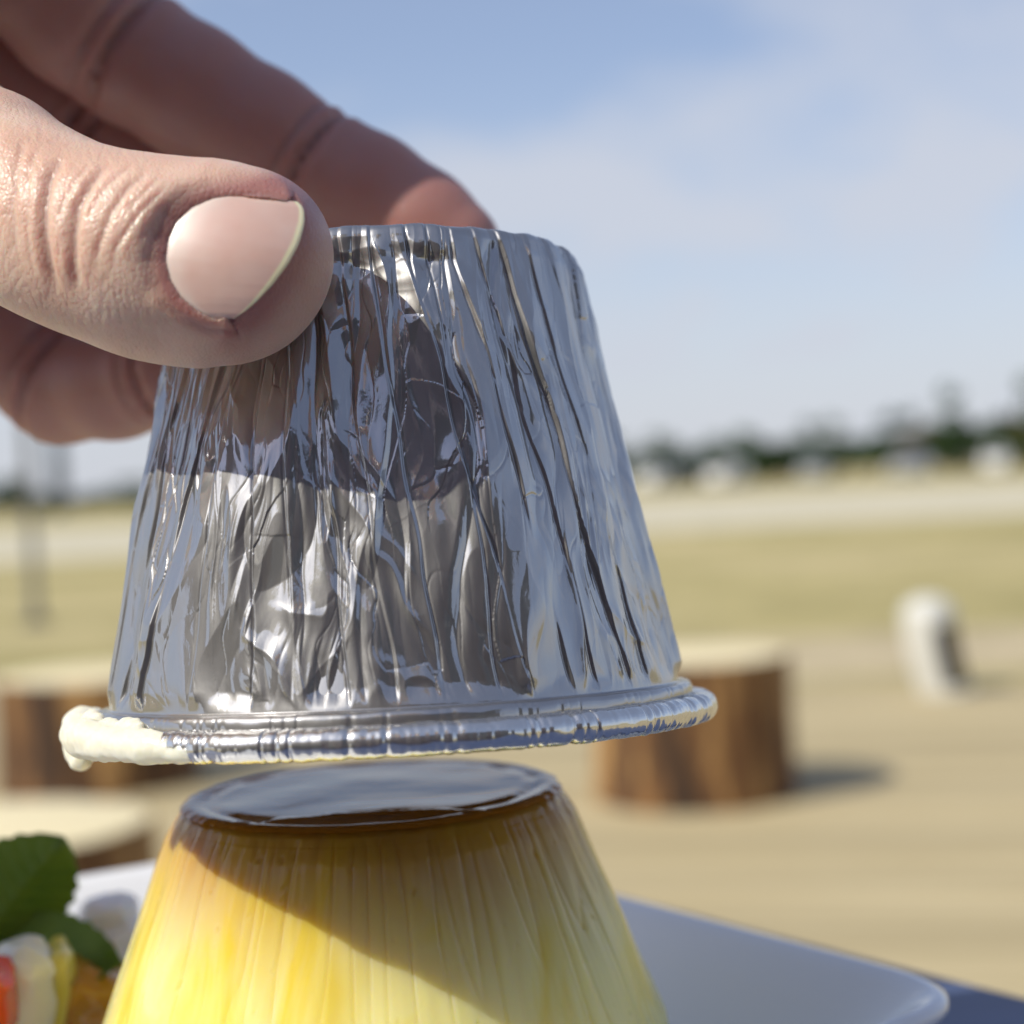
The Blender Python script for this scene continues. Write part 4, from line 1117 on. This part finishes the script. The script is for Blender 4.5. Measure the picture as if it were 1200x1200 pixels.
hand = pchild('body', hand_me, skin_m)
pchild('head', coarse, skin_m)
nl = pchild('thumbnail', nail_me, nail_m, hand); nl.matrix_parent_inverse = Matrix.Identity(4); nl.matrix_basis = Matrix.Identity(4)
cloth_m = simple('mauve_jacket', (0.17, 0.13, 0.14), 0.9, 0.15, 60, 0.002, spec=0.1)
jk = tube_spheres([((PX, PY, 0.62), 0.155), ((PX, PY, 0.85), 0.15), ((PX, PY, 0.98), 0.14), ((PX, PY, 1.06), 0.08)])
jk += tube_spheres([((PX - 0.10, PY, 0.95), 0.12), ((PX + 0.10, PY, 0.95), 0.12)])
jk += tube_spheres([((PX - 0.15, PY, 1.00), 0.07), (tuple(elbow), 0.050), (tuple(wrist + (elbow - wrist) * 0.22), 0.038)], 0.012)
jk += tube_spheres([((PX + 0.15, PY, 1.00), 0.07), ((PX + 0.24, PY + 0.02, 0.74), 0.055), ((PX + 0.10, PY + 0.16, 0.62), 0.05)], 0.012)
pchild('jacket', blob_mesh('jacket', jk, 0.006, 0.004, 18.0, 4), cloth_m)
tr_m = simple('dark_trousers', (0.03, 0.032, 0.04), 0.9, 0.1, 60)
tj = []
for s in (-1, 1):
    tj += tube_spheres([((PX + s * 0.09, PY, 0.55), 0.10), ((PX + s * 0.11, PY + 0.36, 0.52), 0.075), ((PX + s * 0.11, PY + 0.36, 0.10), 0.05)])
    tj += tube_spheres([((PX + s * 0.11, PY + 0.36, 0.06), 0.045), ((PX + s * 0.11, PY + 0.52, 0.045), 0.04)])
pchild('trousers', blob_mesh('trousers', tj, 0.008, 0.003, 18.0, 4), tr_m)
hs = [(head_c + Vector((0.0, -0.012, 0.035)), 0.088), (head_c + Vector((0, -0.035, -0.01)), 0.085), (head_c + Vector((0, -0.05, -0.06)), 0.065)]
pchild('hair', blob_mesh('hair', hs, 0.005, 0.004, 40.0, 2), simple('dark_hair', (0.02, 0.014, 0.01), 0.5, 0.2, 80))
# the log he sits on
stump(PX, PY, 0.2, 0.43, 14.2, 'log stool under the seated person, behind the viewer')

# ------------------------------------------------------------------ the cafe behind the viewer, unseen, added dark for the foil to mirror
backdrop = empty('added_backdrop', (0, -3.3, 0), 'dark timber cafe front, unseen, added behind the viewer for the foil to mirror', 'building')
tim = simple('dark_timber', (0.075, 0.062, 0.055), 0.8, 0.3, 6)
bm = bmesh.new(); box_bm(bm, -1.0, -0.15, 1.4, 9.0, 0.2, 2.8)
link('wall', bm_mesh('wall', bm), tim, backdrop, smooth=False)
bm = bmesh.new(); box_bm(bm, 0, 0, 0, 0.19, 0.025, 2.78, 0.004)
pk_me = bm_mesh('plank', bm); pk_me.materials.append(tim)
for k in range(45):
    q = link('plank', pk_me, None, backdrop, smooth=False); q.location = (-5.4 + k * 0.2, -0.036, 1.4)
bm = bmesh.new(); box_bm(bm, -1.0, 0.0, 2.86, 9.3, 0.8, 0.10, 0.01)
link('roof_edge', bm_mesh('roof_edge', bm), simple('roof_metal', (0.10, 0.10, 0.11), 0.5), backdrop, smooth=False)
for wx in (-3.4, -1.4, 1.9):
    bm = bmesh.new(); box_bm(bm, wx, 0.012, 1.45, 1.3, 0.05, 1.2)
    w_ = link('window', bm_mesh('window', bm), simple('window_frame', (0.5, 0.48, 0.44), 0.5), backdrop, smooth=False)
    for sx in (-0.3, 0.3):
        bm = bmesh.new(); box_bm(bm, wx + sx, 0.04, 1.45, 0.53, 0.012, 1.06)
        link('pane', bm_mesh('pane', bm), simple('dark_pane', (0.03, 0.035, 0.04), 0.05), w_, smooth=False)
